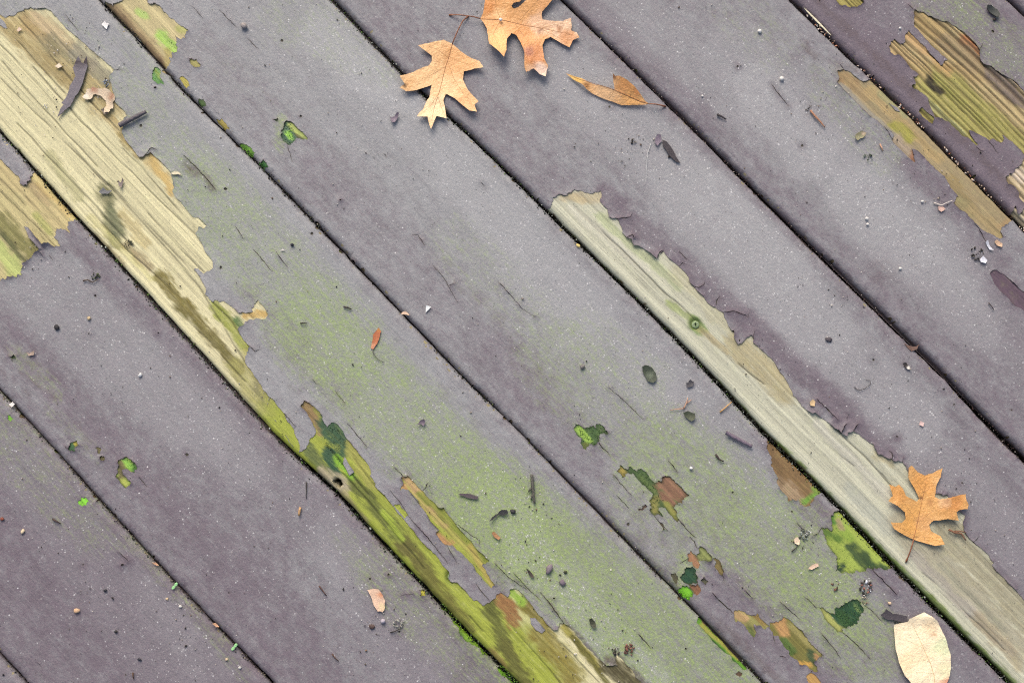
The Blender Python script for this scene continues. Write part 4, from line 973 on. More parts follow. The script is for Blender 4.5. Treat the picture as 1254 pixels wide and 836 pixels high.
    coat = link_mesh('paint_coat', np.concatenate([xyz, xs, xyz[bv]]), Fk.tolist() + rimf, M_PAINT, plank, {'pa': np.concatenate([pa, pal, pal])}, True)
    print('plank', b, len(us), len(V), 'W', round(W / PX, 1))

# ------------------------------------------------------------------ screws sunk in the planks
def screw(b, px, py, tilt):
    seg = 24
    r = 5.0 * PX
    vs, fs, cs = [], [], []
    prof = [(1.0, -0.0022), (1.0, -0.0005), (0.86, 0.0), (0.55, 0.0002)]
    for (k, z) in prof:
        for i in range(seg):
            a = 2 * math.pi * i / seg
            vs.append((k * r * math.cos(a), k * r * math.sin(a), z))
    for j in range(len(prof) - 1):
        for i in range(seg):
            fs.append((j * seg + i, j * seg + (i + 1) % seg, (j + 1) * seg + (i + 1) % seg, (j + 1) * seg + i))
    # cross recess: inner star ring lowered
    s0 = len(vs)
    for i in range(seg):
        a = 2 * math.pi * i / seg
        k = 0.22 + 0.30 * max(0, math.cos(2 * (a + tilt))) ** 4 + 0.30 * max(0, math.cos(2 * (a + tilt) + math.pi)) ** 4
        vs.append((k * r * math.cos(a), k * r * math.sin(a), 0.0001))
    for i in range(seg):
        fs.append((3 * seg + i, 3 * seg + (i + 1) % seg, s0 + (i + 1) % seg, s0 + i))
    s1 = len(vs)
    for i in range(seg):
        x, y, z = vs[s0 + i]
        vs.append((x * .8, y * .8, -0.0013))
    for i in range(seg):
        fs.append((s0 + i, s0 + (i + 1) % seg, s1 + (i + 1) % seg, s1 + i))
    fs.append(tuple(range(s1, s1 + seg)))
    cs = [lin((150, 164, 128))] * s1 + [lin((30, 34, 26))] * seg
    o = link_mesh('screw', vs, fs, M_METAL, planks[b], {'col': cs}, False)
    uv = uv2([(px, py)])[0]
    o.location = (uv[0], uv[1] - Plank(b).vc, -0.0014)
    return o
screw(3, 553, 706, .3)
screw(5, 852, 397, .8)

# ------------------------------------------------------------------ loose things lying on the deck
def loop_us(px_poly, seed=None, amp=0.1, step=2.2):
    return jag(px_poly, 0, seed, amp, step) if seed is not None else list(px_poly)

def sheet(px_poly, spacing_px, zfun, thick, origin):
    """a thin solid leaf or flake: triangulated outline, curved by zfun(P) in metres, with an underside and rim"""
    pts = w2(px_poly)
    n = len(pts)
    edges = [(i, (i + 1) % n) for i in range(n)]
    lo, hi = np.min(px_poly, 0), np.max(px_poly, 0)
    gx = np.arange(lo[0], hi[0], spacing_px); gy = np.arange(lo[1], hi[1], spacing_px)
    A, B = np.meshgrid(gx, gy)
    ip = np.stack([A.ravel(), B.ravel()], 1)
    ip += np.random.default_rng(n).uniform(-.3, .3, ip.shape) * spacing_px
    ip = ip[in_poly(ip, px_poly)]
    if len(ip):
        pa_ = np.asarray(px_poly, float)
        dmin = np.min(np.hypot(ip[:, 0][:, None] - pa_[None, :, 0], ip[:, 1][:, None] - pa_[None, :, 1]), 1)
        ip = ip[dmin > spacing_px * .4]
    iw = w2(ip) if len(ip) else np.zeros((0, 2))
    allp = np.concatenate([pts, iw])
    ov, oe, of, _, _, _ = delaunay_2d_cdt([Vector((p[0] * 1000, p[1] * 1000)) for p in allp], edges, [], 0, 1e-4, False)
    V = np.array([(v.x, v.y) for v in ov]) / 1000
    Pp = np.array(px_of(V))
    F = np.array(of)
    cen = Pp[F].mean(1)
    F = F[in_poly(cen, px_poly)]
    z = zfun(Pp)
    top = np.stack([V[:, 0] - origin[0], V[:, 1] - origin[1], z + thick], 1)
    bot = np.stack([V[:, 0] - origin[0], V[:, 1] - origin[1], z], 1)
    nv = len(V)
    E2 = np.concatenate([F[:, [0, 1]], F[:, [1, 2]], F[:, [2, 0]]])
    Es = np.sort(E2, 1)
    key = Es[:, 0].astype(np.int64) * nv + Es[:, 1]
    uq, inv, cnt = np.unique(key, return_inverse=True, return_counts=True)
    bd = E2[cnt[inv] == 1]
    bvx = np.unique(bd)
    mp_ = {int(j): 2 * nv + i for i, j in enumerate(bvx)}
    nq = len(bvx)
    faces = F.tolist() + (F[:, ::-1] + nv).tolist() + [[mp_[int(e[1])], mp_[int(e[0])], mp_[int(e[0])] + nq, mp_[int(e[1])] + nq] for e in bd]
    return np.concatenate([top, bot, top[bvx], bot[bvx]]), faces, np.concatenate([Pp, Pp, Pp[bvx], Pp[bvx]]), nv

def px_of(xy_):
    d = np.stack([xy_[:, 0], xy_[:, 1], -CAM_H * np.ones(len(xy_))], 1) @ RM
    return np.stack([627 + FPX * d[:, 0] / -d[:, 2], 418 - FPX * d[:, 1] / -d[:, 2]], 1)

def tube(pts, radii, seg=6):
    """verts, faces of a tapered tube along 3D points"""
    pts = [Vector(p) for p in pts]
    vs, fs = [], []
    for i, p in enumerate(pts):
        d = (pts[min(i + 1, len(pts) - 1)] - pts[max(i - 1, 0)])
        d.normalize()
        up = Vector((0, 0, 1)) if abs(d.z) < .9 else Vector((1, 0, 0))
        a = d.cross(up).normalized(); b_ = a.cross(d)
        for k in range(seg):
            t = 2 * math.pi * k / seg
            vs.append(tuple(p + (a * math.cos(t) + b_ * math.sin(t)) * radii[i]))
    for i in range(len(pts) - 1):
        for k in range(seg):
            fs.append((i * seg + k, i * seg + (k + 1) % seg, (i + 1) * seg + (k + 1) % seg, (i + 1) * seg + k))
    fs.append(tuple(range(seg))[::-1]); fs.append(tuple((len(pts) - 1) * seg + k for k in range(seg)))
    return vs, fs

def resample(line, step):
    out = [line[0]]
    for a, b in zip(line[:-1], line[1:]):
        n = max(1, int(math.hypot(b[0] - a[0], b[1] - a[1]) / step))
        for k in range(1, n + 1):
            out.append((a[0] + (b[0] - a[0]) * k / n, a[1] + (b[1] - a[1]) * k / n))
    return out

def empty(name, loc):
    o = bpy.data.objects.new(name, None)
    o.empty_display_size = 0.01
    COL.objects.link(o)
    o.location = loc
    return o

def leaf(label, outline, stem, midrib, veins, colfun, zfun, seed, group='dead oak leaves on the deck', name='oak_leaf', amp=.05, rib=(156, 106, 64), ven=(176, 130, 82)):
    outline = jag(outline, 0, seed, amp, 2.4)
    o2 = w2([stem[0]])[0]
    root = empty(name, (o2[0], o2[1], 0))
    tag(root, label, 'leaf', group)
    v, f, P, _n = sheet(outline, 3.0, zfun, 0.00020, o2)
    cc = colfun(P)
    cc = cc * .95 + cc.mean(1, keepdims=True) * .05
    link_mesh('blade', v, f, M_LEAF, root, {'col': np.clip(cc, 0, 1)})
    def line(nm, l, r0, r1, dz, c):
        l = resample(l, 3.0)
        z = zfun(np.array(l, float))
        w = w2(l) - o2
        pts = [(w[i, 0], w[i, 1], z[i] + dz) for i in range(len(l))]
        vs, fs = tube(pts, [r0 + (r1 - r0) * i / (len(l) - 1) for i in range(len(l))], 5)
        link_mesh(nm, vs, fs, M_LEAF, root, {'col': np.tile(lin(c), (len(vs), 1))})
    line('midrib', midrib, .00036, .00012, .00020, rib)
    for l in veins:
        line('vein', l, .00019, .00008, .00017, ven)
    l = resample(stem, 3.0)
    z0 = zfun(np.array(l[:1], float))[0]
    w = w2(l) - o2
    n = len(l)
    pts = [(w[i, 0], w[i, 1], z0 * (1 - i / (n - 1)) + .0006 + .0022 * math.sin(math.pi * i / (n - 1))) for i in range(n)]
    vs, fs = tube(pts, [.00055 if i < n - 2 else .0008 for i in range(n)], 6)
    link_mesh('stem', vs, fs, M_LEAF, root, {'col': np.tile(lin((128, 78, 50)), (len(vs), 1))})
    return root

def dist_line(P, l):
    return np.min([seg_dist(P, a, b) for a, b in zip(l[:-1], l[1:])], 0)

def blend(c, P, pts):
    """c (n,3) with soft coloured spots (x, y, r, colour, strength)"""
    for x, y, r, col, k in pts:
        d = np.hypot(P[:, 0] - x, P[:, 1] - y) + (fbm(P[:, 0] / 5, P[:, 1] / 5, int(x)) - .5) * r
        w = (smooth(d, r * 1.3, r * .5) * k)[:, None]
        c = c * (1 - w) + lin(col) * w
    return c

# --- oak leaf lying across the gap
L1 = [(554,55),(565,65),(577,73),(587,77),(592,85),(581,86),(568,89),(567,99),(573,112),(586,127),(581,131),(584,140),(575,138),(567,131),(557,122),(546,116),(543,124),(546,140),(547,147),(535,144),(532,151),(528,160),(525,151),(524,145),(511,145),(518,136),(526,120),(529,105),(514,111),(498,114),(490,110),(496,105),(490,96),(506,91),(525,82),(529,76),(529,70),(512,58),(531,53),(543,50)]
M1 = [(554,55),(550,70),(545,85),(538,114),(532,132),(529,150)]
def z1(P):
    d = dist_line(P, M1)
    e = np.hypot(P[:, 0] - 540, P[:, 1] - 95)
    return .0010 + .0018 * (d / 30) ** 1.3 + .0022 * (fbm(P[:, 0] / 26, P[:, 1] / 26, 3)) * np.clip(e / 40, 0, 1.3) + .004 * smooth(P[:, 1], 125, 155) * .6
def c1f(P):
    d = dist_line(P, M1)
    c = np.tile(lin((232, 188, 132)), (len(P), 1))
    c = blend(c, P, [(560, 72, 26, (206, 148, 84), .8), (520, 98, 20, (232, 186, 128), .7), (575, 125, 18, (216, 160, 98), .7), (533, 135, 20, (240, 206, 158), .8), (500, 105, 8, (214, 158, 92), .6), (572, 82, 12, (222, 170, 106), .5), (530, 60, 14, (228, 178, 118), .6), (496, 107, 3, (40, 26, 16), .9)])
    return c
leaf('pale tan oak leaf with a long thin stem lying across a plank gap', L1, [(554,55),(558,46),(561,39),(567,27),(574,20)], M1,
     [[(548,76),(556,98),(566,114),(578,132)], [(546,82),(530,92),(505,104)], [(549,72),(536,62),(522,58)], [(549,70),(566,78),(584,84)], [(538,114),(528,130),(516,142)], [(536,118),(541,134),(545,144)]], c1f, z1, 1)

# --- larger oak leaf cut by the top of the picture
L2 = [(588,25),(592,16),(595,0),(598,-16),(612,-30),(630,-28),(640,-14),(643,-2),(636,5),(629,6),(626,10),(629,13),(635,11),(645,2),(655,-12),(668,-26),(688,-34),(694,-16),(684,-4),(675,4),(664,16),(663,20),(664,26),(680,28),(689,28),(693,26),(699,24),(700,34),(699,39),(706,42),(709,48),(701,51),(697,60),(689,56),(674,47),(667,50),(664,58),(666,75),(671,84),(669,89),(668,97),(661,94),(653,87),(644,92),(642,87),(642,68),(638,56),(632,45),(626,43),(621,50),(620,65),(617,75),(611,68),(599,57),(598,50),(596,37),(591,28)]
M2 = [(588,25),(613,26),(640,32),(667,37),(698,44)]
def z2(P):
    d = dist_line(P, M2)
    return .0016 + .0042 * (d / 42) ** 1.5 + .0030 * fbm(P[:, 0] / 30, P[:, 1] / 30, 8) + .0035 * smooth(P[:, 0], 670, 600) * smooth(P[:, 1], 40, 75) - .003 * smooth(P[:, 1], 76, 95) * (P[:, 0] > 635)
def c2f(P):
    c = np.tile(lin((214, 156, 92)), (len(P), 1))
    c = blend(c, P, [(598, 8, 14, (204, 130, 56), .9), (620, -5, 22, (222, 160, 90), .7), (612, 52, 16, (234, 178, 104), .8), (640, 45, 16, (206, 138, 70), .8), (690, 35, 20, (226, 192, 158), .8), (663, 30, 16, (224, 184, 148), .7), (655, 70, 16, (190, 118, 62), .85), (662, 90, 10, (226, 196, 172), .9), (650, 88, 6, (222, 176, 136), .8), (695, 47, 12, (196, 130, 72), .8), (684, 36, 4, (150, 90, 40), .7), (670, 8, 14, (212, 152, 92), .7), (660, 40, 3, (120, 76, 60), .7), (648, 66, 6, (150, 92, 78), .6), (610, 20, 8, (234, 190, 130), .6)])
    return c
leaf('large orange brown oak leaf cut off by the top edge', L2, [(588,25),(580,23),(572,22),(560,20),(550,19)], M2,
     [[(613,26),(604,44),(612,64)], [(630,30),(648,56),(656,86)], [(660,36),(676,44),(694,54)], [(613,26),(606,8),(610,-18)], [(632,31),(650,12),(676,-14)], [(664,36),(680,32),(696,30)]], c2f, z2, 2)

# --- narrow folded leaf
L3 = [(693,91),(701,94),(711,98),(723,104),(738,108),(752,113),(750,104),(749,95),(752,98),(757,98),(767,103),(776,110),(783,118),(790,126),(795,129),(785,130),(772,130),(761,130),(742,123),(726,116),(718,111),(712,105),(701,98)]
M3 = [(795,129),(783,126),(771,121),(752,113),(738,108),(725,104),(711,100),(695,92)]
def z3(P):
    d = dist_line(P, M3)
    above = smooth((P[:, 0] - 693) * 0.37 - (P[:, 1] - 91), -1, 2)
    ridge = .0050 * np.exp(-((P[:, 0] - 755) / 45) ** 2)
    return .0010 + ridge * (1 - above) * np.clip(1 - d / 15, 0, 1) + above * (ridge + .0055 * np.clip(d / 16, 0, 1)) + .0025 * np.exp(-((P[:, 0] - 714) / 7) ** 2)
def c3f(P):
    c = np.tile(lin((226, 172, 110)), (len(P), 1))
    return blend(c, P, [(705, 97, 10, (222, 178, 80), .9), (718, 107, 4, (150, 96, 40), .8), (742, 115, 18, (236, 192, 140), .7), (766, 108, 14, (206, 142, 76), .85), (775, 127, 14, (228, 168, 92), .7), (750, 97, 5, (120, 70, 36), .8), (780, 116, 6, (190, 118, 60), .7)])
leaf('narrow folded tan leaf lying alone beside the large oak leaf', L3, [(795,129),(804,130),(815,131)], M3, [[(771,121),(772,112),(768,105)], [(752,113),(748,119),(744,123)], [(771,121),(766,126),(762,129)]], c3f, z3, 3, None, 'narrow_leaf')

# --- oak leaf on the bare pale plank
L4 = [(1118,660),(1111,657),(1093,647),(1089,639),(1103,640),(1108,635),(1107,627),(1097,619),(1086,613),(1092,607),(1087,593),(1095,596),(1099,593),(1104,598),(1108,607),(1122,614),(1125,610),(1119,598),(1111,585),(1111,573),(1115,570),(1123,578),(1132,582),(1142,579),(1153,573),(1151,583),(1145,597),(1144,608),(1149,611),(1165,608),(1180,605),(1181,612),(1184,618),(1183,623),(1173,624),(1169,627),(1172,637),(1159,635),(1142,637),(1137,642),(1139,650),(1150,656),(1155,666),(1144,668),(1130,664),(1120,661)]
M4 = [(1118,660),(1123,639),(1128,615),(1132,598),(1134,584)]
def z4(P):
    d = dist_line(P, M4)
    return .0010 + .0016 * (d / 40) ** 1.4 + .0028 * fbm(P[:, 0] / 24, P[:, 1] / 24, 12) * np.clip(d / 25, .2, 1.2)
def c4f(P):
    c = np.tile(lin((208, 156, 88)), (len(P), 1))
    return blend(c, P, [(1115, 635, 20, (212, 156, 78), .7), (1130, 592, 16, (208, 146, 68), .7), (1098, 605, 12, (206, 142, 64), .6), (1165, 615, 16, (198, 132, 62), .8), (1155, 614, 8, (212, 170, 122), .7), (1127, 610, 3, (84, 40, 22), .95), (1130, 640, 12, (196, 146, 92), .6), (1145, 660, 10, (214, 160, 84), .7), (1157, 613, 3, (120, 74, 40), .7), (1148, 590, 6, (216, 170, 110), .7), (1111, 645, 10, (218, 160, 78), .6), (1138, 615, 4, (150, 96, 50), .5)])
leaf('orange brown oak leaf on the bare pale plank', L4, [(1118,660),(1115,669),(1109,688)], M4,
     [[(1123,639),(1105,614),(1090,597)], [(1123,639),(1142,625),(1176,613)], [(1131,603),(1120,588),(1114,574)], [(1131,603),(1143,592),(1151,577)], [(1119,655),(1105,648),(1093,642)], [(1119,657),(1138,657),(1150,664)]], c4f, z4, 4)

# --- broad cream leaf at the bottom
L5 = [(1093,764),(1102,762),(1111,760),(1112,757),(1121,753),(1130,749),(1139,754),(1146,760),(1151,770),(1156,780),(1159,791),(1162,800),(1163,817),(1160,831),(1156,842),(1148,852),(1138,858),(1128,852),(1115,836),(1106,826),(1099,810),(1095,794),(1094,775)]
M5 = [(1144,856),(1143,827),(1138,810),(1130,793),(1122,776),(1116,762)]
def z5(P):
    d = dist_line(P, M5)
    return .0012 + .0022 * (d / 30) ** 1.6 + .0016 * fbm(P[:, 0] / 16, P[:, 1] / 16, 21) + .002 * np.clip(1 - np.abs(P[:, 1] - 755) / 12, 0, 1)
def c5f(P):
    c = np.tile(lin((240, 222, 184)), (len(P), 1))
    return blend(c, P, [(1152, 792, 14, (204, 214, 168), .8), (1158, 820, 12, (206, 206, 160), .6), (1104, 812, 14, (230, 200, 148), .5), (1110, 775, 14, (242, 224, 186), .5), (1143, 776, 3, (214, 160, 110), .7), (1160, 840, 10, (186, 96, 66), .8), (1125, 800, 14, (234, 208, 160), .4), (1138, 768, 10, (232, 202, 156), .5)])
leaf('broad cream coloured oval leaf at the bottom of the deck', L5, [(1144,856),(1146,866),(1150,878)], M5,
     [[(1138,810),(1118,802),(1098,800)], [(1142,824),(1124,822),(1106,822)], [(1130,793),(1112,784),(1096,780)], [(1138,810),(1150,796),(1158,790)], [(1122,776),(1134,764),(1144,762)]], c5f, z5, 5, None, 'oval_leaf', .03, (214, 186, 142), (228, 206, 166))

# ---- generic small things
def flake(name, label, cat, poly, col, thick=.5, z=.4, lift=0.0, axis=None, edge=None, group=None, amp=.12, spots=(), mat=None):
    """flat or curled chip; lift in mm raises it away from the axis line (px)"""
    seed = int(abs(poly[0][0] * 7 + poly[0][1] * 3))
    out = jag(poly, 0, seed, amp, 1.6)
    cpx = np.mean(poly, 0)
    o = w2([cpx])[0]
    size = max(np.ptp(np.array(poly)[:, 0]), np.ptp(np.array(poly)[:, 1]))
    def zf(P):
        if axis:
            d = seg_dist(P, axis[0], axis[1])
        else:
            d = np.hypot(P[:, 0] - cpx[0], P[:, 1] - cpx[1])
        return z * .001 + lift * .001 * np.clip(d / (size * .5), 0, 1.2) ** 2 + .0004 * fbm(P[:, 0] / 3, P[:, 1] / 3, seed)
    v, f, P, n = sheet(out, max(1.2, size / 9), zf, thick * .001, o)
    c = np.tile(lin(col), (len(P), 1)) * (0.8 + .4 * fbm(P[:, 0] / 2.5, P[:, 1] / 2.5, seed + 1))[:, None]
    c = blend(c, P, spots)
    if edge is not None:
        c[n:] = lin(edge)
    ob = link_mesh(name, v, f, mat or M_DEBRIS, None, {'col': np.clip(c, 0, 1)}, True, (o[0], o[1], 0))
    return tag(ob, label, cat, group)

def roll(name, label, cat, a, b, r0, r1, col, turn=4.2, inner=None, phase=0.4, group=None):
    """paint film curled into an open roll from pixel a to b, radii in px"""
    A, B = w2([a])[0], w2([b])[0]
    d = B - A
    L = np.linalg.norm(d); d /= L
    nrm = np.array([-d[1], d[0]])
    nl, na = 12, 14
    rs = random.Random(int(a[0] * 3 + a[1]))
    vs, cs = [], []
    for sh in (0, 1):
        for i in range(nl + 1):
            t = i / nl
            r = (r0 + (r1 - r0) * t) * PX * (1 + .25 * (vnoise(np.array([t * 6.]), np.array([a[0]]), 2)[0] - .5)) - sh * .00035
            e0 = rs.uniform(-.25, .25); e1 = rs.uniform(-.3, .3)
            for k in range(na + 1):
                an = phase + e0 + (turn + e1) * k / na
                rr = r * (1 - .25 * k / na)
                p = A + d * (L * t + rs.uniform(-.0003, .0003)) + nrm * rr * math.cos(an)
                vs.append((p[0] - A[0], p[1] - A[1], .0004 + r0 * PX * .95 + rr * math.sin(an)))
                cs.append(lin(col) if sh == 0 else lin(inner or col))
    m = (nl + 1) * (na + 1)
    fs = []
    for sh in (0, 1):
        for i in range(nl):
            for k in range(na):
                q = sh * m + i * (na + 1) + k
                f = (q, q + 1, q + na + 2, q + na + 1)
                fs.append(f if sh == 0 else f[::-1])
    for i in range(nl):
        for k in (0, na):
            q = i * (na + 1) + k
            fs.append((q, q + na + 1, q + na + 1 + m, q + m))
    for k in range(na):
        for i in (0, nl):
            q = i * (na + 1) + k
            fs.append((q, q + 1, q + 1 + m, q + m))
    ob = link_mesh(name, vs, fs, M_DEBRIS, None, {'col': cs}, True, (A[0], A[1], 0))
    return tag(ob, label, cat, group)

def twig(name, label, cat, lines, r, col, z=.5, group=None, tip=.5, bend=.6):
    """one or more joined stalks; first line is the main stalk"""
    o = w2([lines[0][0]])[0]
    V, F, Cc = [], [], []
    rs = random.Random(int(lines[0][0][0] * 5 + lines[0][0][1]))
    for li, l in enumerate(lines):
        l = resample(l, 3.0)
        n = len(l)
        w = w2(l) - o
        rr = r * .85 * PX * (1 if li == 0 else .7)
        pts = [(w[i, 0] + rs.uniform(-.15, .15) * PX, w[i, 1] + rs.uniform(-.15, .15) * PX, rr + z * .001 + bend * .001 * math.sin(math.pi * i / max(n - 1, 1))) for i in range(n)]
        vs, fs = tube(pts, [rr * (1 - (1 - tip) * i / max(n - 1, 1)) * rs.uniform(.85, 1.15) for i in range(n)], 7)
        k = len(V)
        V += vs; F += [tuple(j + k for j in f) for f in fs]
        Cc += [lin(col) * rs.uniform(.75, 1.2) for _ in vs]
    ob = link_mesh(name, V, F, M_DEBRIS, None, {'col': np.clip(Cc, 0, 1)}, True, (o[0], o[1], 0))
    return tag(ob, label, cat, group)

def ico(sub):
    bm = bmesh.new()
    bmesh.ops.create_icosphere(bm, subdivisions=sub, radius=1.0)
    v = np.array([x.co[:] for x in bm.verts]); f = [tuple(x.index for x in p.verts) for p in bm.faces]
    bm.free()
    return v, f
ICO2, ICO1 = ico(2), ico(1)

def lump(name, label, cat, x, y, rx, ry, ang, col, h=.6, rough=.5, group=None, z=.2, pointy=0.0):
    """pebble, seed or crumb; radii in px, ang in degrees along the picture"""
    v, f = ICO2
    o = w2([(x, y)])[0]
    sd_ = int(x * 3 + y * 7)
    k = 1 + rough * (fbm(v[:, 0] * 1.7 + 5, v[:, 1] * 1.7 + v[:, 2] * 1.3 + 5, sd_) - .5) * 2
    q = v * k[:, None]
    if pointy:
        q[:, 1] *= 1 - pointy * np.clip(q[:, 0], -1, 1) ** 2
    a = math.radians(-ang)
    rx, ry = rx * .86, ry * .86
    X = q[:, 0] * rx * PX; Y = q[:, 1] * ry * PX; Z = q[:, 2] * ry * PX * h + ry * PX * h * .85 + z * .001
    V = np.stack([X * math.cos(a) - Y * math.sin(a), X * math.sin(a) + Y * math.cos(a), Z], 1)
    c = np.tile(lin(col), (len(V), 1)) * (.75 + .5 * fbm(v[:, 0] * 2 + 9, v[:, 1] * 2 + v[:, 2] + 9, sd_ + 2))[:, None]
    ob = link_mesh(name, V, f, M_DEBRIS, None, {'col': np.clip(c, 0, 1)}, True, (o[0], o[1], 0))
    return tag(ob, label, cat, group)

def clump(name, label, cat, x, y, r, n, cols, group=None, size=(.5, 1.3), flat=.6):
    """matted tuft of debris: one small heap"""
    rs = random.Random(int(x * 11 + y))
    o = w2([(x, y)])[0]
    V, F, Cc = [], [], []
    v, f = ICO1
    for i in range(n):
        a = rs.uniform(0, 6.28); d = r * math.sqrt(rs.random()) * PX
        s = rs.uniform(*size) * PX
        st_ = rs.uniform(.6, 2.4)
        t = rs.uniform(0, 3.14)
        q = v * np.array([s * st_, s, s * .8])
        q = q * (1 + .3 * np.array([rs.uniform(-1, 1) for _ in v]))[:, None]
        X = q[:, 0] * math.cos(t) - q[:, 1] * math.sin(t) + d * math.cos(a)
        Y = q[:, 0] * math.sin(t) + q[:, 1] * math.cos(t) + d * math.sin(a)
        Z = q[:, 2] + s * .7 + rs.uniform(0, flat) * r * PX * (1 - d / (r * PX)) + .0003
        k = len(V)
        V += np.stack([X, Y, Z], 1).tolist(); F += [tuple(j + k for j in q2) for q2 in f]
        c = lin(rs.choice(cols)) * rs.uniform(.7, 1.25)
        Cc += [c] * len(v)
    ob = link_mesh(name, V, F, M_DEBRIS, None, {'col': np.clip(Cc, 0, 1)}, True, (o[0], o[1], 0))
    return tag(ob, label, cat, group)

# ---- curled and loose paint
PCOL, PDK = (112, 106, 112), (62, 50, 56)
flake('paint_flake', 'long dark curled paint flake with a forked end on bare wood', 'paint flake',
      [(71,145),(74,136),(79,129),(76,127),(81,121),(86,107),(93,94),(90,84),(97,70),(100,77),(103,79),(107,70),(108,82),(105,92),(103,99),(97,114),(91,123),(87,131),(80,136)],
      PCOL, .6, 1.2, 4.2, ((74,140),(102,80)), PDK, spots=[(95,78,6,(48,34,40),.95),(105,76,5,(48,34,40),.95)], amp=.06)
roll('paint_roll', 'thin rolled paint curl at the edge of the bare wood', 'paint flake', (147,155), (180,138), 3.6, 2.4, (92,86,90), 4.6, (60,46,44))
flake('curled_leaf_scrap', 'curled brown and cream scrap of dead leaf beside forked flake', 'leaf scrap',
      [(102,120),(106,111),(113,106),(124,109),(133,110),(140,116),(139,126),(134,139),(129,140),(131,131),(130,124),(124,118),(115,116),(108,123)],
      (204,186,158), .25, .6, 3.0, ((112,112),(136,122)), (120,84,60), amp=.28, spots=[(104,118,6,(232,222,204),.9),(116,111,5,(160,104,76),.8),(126,112,4,(214,190,160),.7),(136,118,5,(156,100,64),.8),(132,132,4,(216,196,160),.8),(138,127,3,(80,60,44),.7)])
flake('dirty_leaf_scrap', 'small grey brown scrap under the curled leaf scrap', 'leaf scrap', [(124,135),(129,131),(134,134),(133,140),(128,141)], (124,112,98), .3, .5, 1)
clump('lint_tuft', 'bluish grey lint tuft above the curled leaf scrap', 'lint', 131, 102, 5, 14, [(132,142,156),(90,98,110),(170,176,184)])
clump('lint_tuft', 'white lint tuft on bare wood left of the forked flake', 'lint', 56, 131, 4, 12, [(204,202,192),(176,176,168)], size=(.3, .8))
roll('paint_roll', 'dark purple paint curl lifting beside the gap', 'paint flake', (888,530), (920,547), 3.2, 2.2, (112,100,112), 3.0, (50,42,46), -.2)
flake('paint_flake', 'dark charcoal paint flake touching the cream oval leaf', 'paint flake', [(1078,753),(1084,745),(1089,748),(1092,751),(1102,752),(1110,754),(1110,761),(1098,760),(1086,758)], (72,66,70), .8, 1.5, 2.5, ((1080,756),(1110,757)), (30,26,28))
flake('paint_flake', 'small purple paint flake left of the gap oak leaf', 'paint flake', [(477,143),(480,145),(486,139),(489,140),(484,151),(480,151)], (120,108,120), .5, .6, 2, None, (60,50,56))
flake('paint_flake', 'purple paint chip on the green stained plank', 'paint flake', [(511,520),(514,516),(519,513),(521,516),(519,522),(515,519)], (112,100,112), .5, .8, 1.5, None, (54,46,50))
flake('paint_flake', 'spindle shaped dark paint sliver on the green plank', 'paint flake', [(561,605),(568,604),(578,605),(586,608),(584,611),(576,610),(567,607)], (84,74,78), .8, .9, 2, ((561,605),(586,609)), (36,30,32))
flake('paint_flake', 'black tadpole shaped paint scrap on the green plank', 'paint flake', [(599,638),(604,632),(610,628),(614,624),(621,624),(622,629),(617,631),(611,630),(605,634)], (52,52,52), .8, .9, 2, None, (24,24,24))
lump('paint_lump', 'black crumb at the tadpole scrap', 'crumb', 628, 626, 4.5, 3.2, 20, (44,44,46))
lump('paint_lump', 'oblong purple grey paint pellet on the green plank', 'paint pellet', 672.5, 696, 8, 4.6, -68, (124,112,118), .7)
lump('paint_lump', 'round purple paint pellet near oblong pellet', 'paint pellet', 689, 713, 5, 4, 20, (116,104,112), .6)
flake('dark_sliver', 'dark brown sliver left of the oblong pellet', 'sliver', [(644,695),(647,697),(653,703),(654,707),(650,706)], (58,50,42), .6, .6, 1)
flake('dark_chip', 'dark olive oval chip on whitened green plank', 'bark chip', [(721,758),(724,756),(728,760),(730,766),(727,769),(723,765)], (60,62,44), .7, .5, 1.5)
lump('crumb', 'olive crumb above the round purple pellet', 'crumb', 692, 700, 2.6, 2, 10, (62,66,40))
clump('bark_scrap', 'red brown crumbling bark scrap on the green plank', 'bark scrap', 771, 795, 7, 22, [(112,72,60),(84,52,46),(150,104,88)], size=(.6, 1.6))
clump('dark_scrap', 'black crumbling scrap left of the red brown bark', 'bark scrap', 754, 797, 5, 12, [(40,36,32),(70,62,54)])
twig('stick', 'grey brown stick lying on the green plank above the gap', 'stick', [[(651,581),(652.5,598),(654.5,616)], [(652,596),(647,602)], [(653,604),(650,612)]], 2.6, (84,82,74), .5)
# ---- chips and pebbles
flake('white_chip', 'white angular chip beside the upper left gap', 'chip', [(125,31),(128.7,26.8),(131,29),(134,30),(131,37)], (236,232,228), .8, .6, .3, amp=.04)
flake('white_chip', 'white triangular chip in the middle of the deck', 'chip', [(522,374),(528,376),(521.5,383),(521.5,379)], (226,230,228), .8, .7, .3, amp=.03)
flake('cream_chip', 'cream chip on bare wood left of forked flake', 'chip', [(68,82),(73,78),(77,82),(72,84.5)], (232,214,186), .8, .5, .3, amp=.04)
flake('cream_chip', 'pinkish cream chip at the top of the bare wood', 'chip', [(21,38),(24,34),(28,37),(23,39.5)], (224,196,172), .7, .4, .3, amp=.04)
flake('white_chip', 'white chip lodged in the gap at the left edge', 'chip', [(11.5,495),(16,492),(19,495),(15,498.5)], (228,222,214), .8, .5, .3, amp=.04)
flake('seed_husk', 'cream crescent seed husk sitting on a gap', 'seed husk', [(491.5,385),(493,382.5),(496,381.5),(499,383),(501.5,386.5),(497,385.3),(494,385.3)], (232,198,168), .8, 1.0, .8, amp=.04)
flake('seed_husk', 'cream crescent husk beside the large bare wood patch', 'seed husk', [(210,213),(214,210.5),(219,211),(223,215),(218,214),(213,214.5)], (226,214,180), .8, .6, .8, amp=.04)
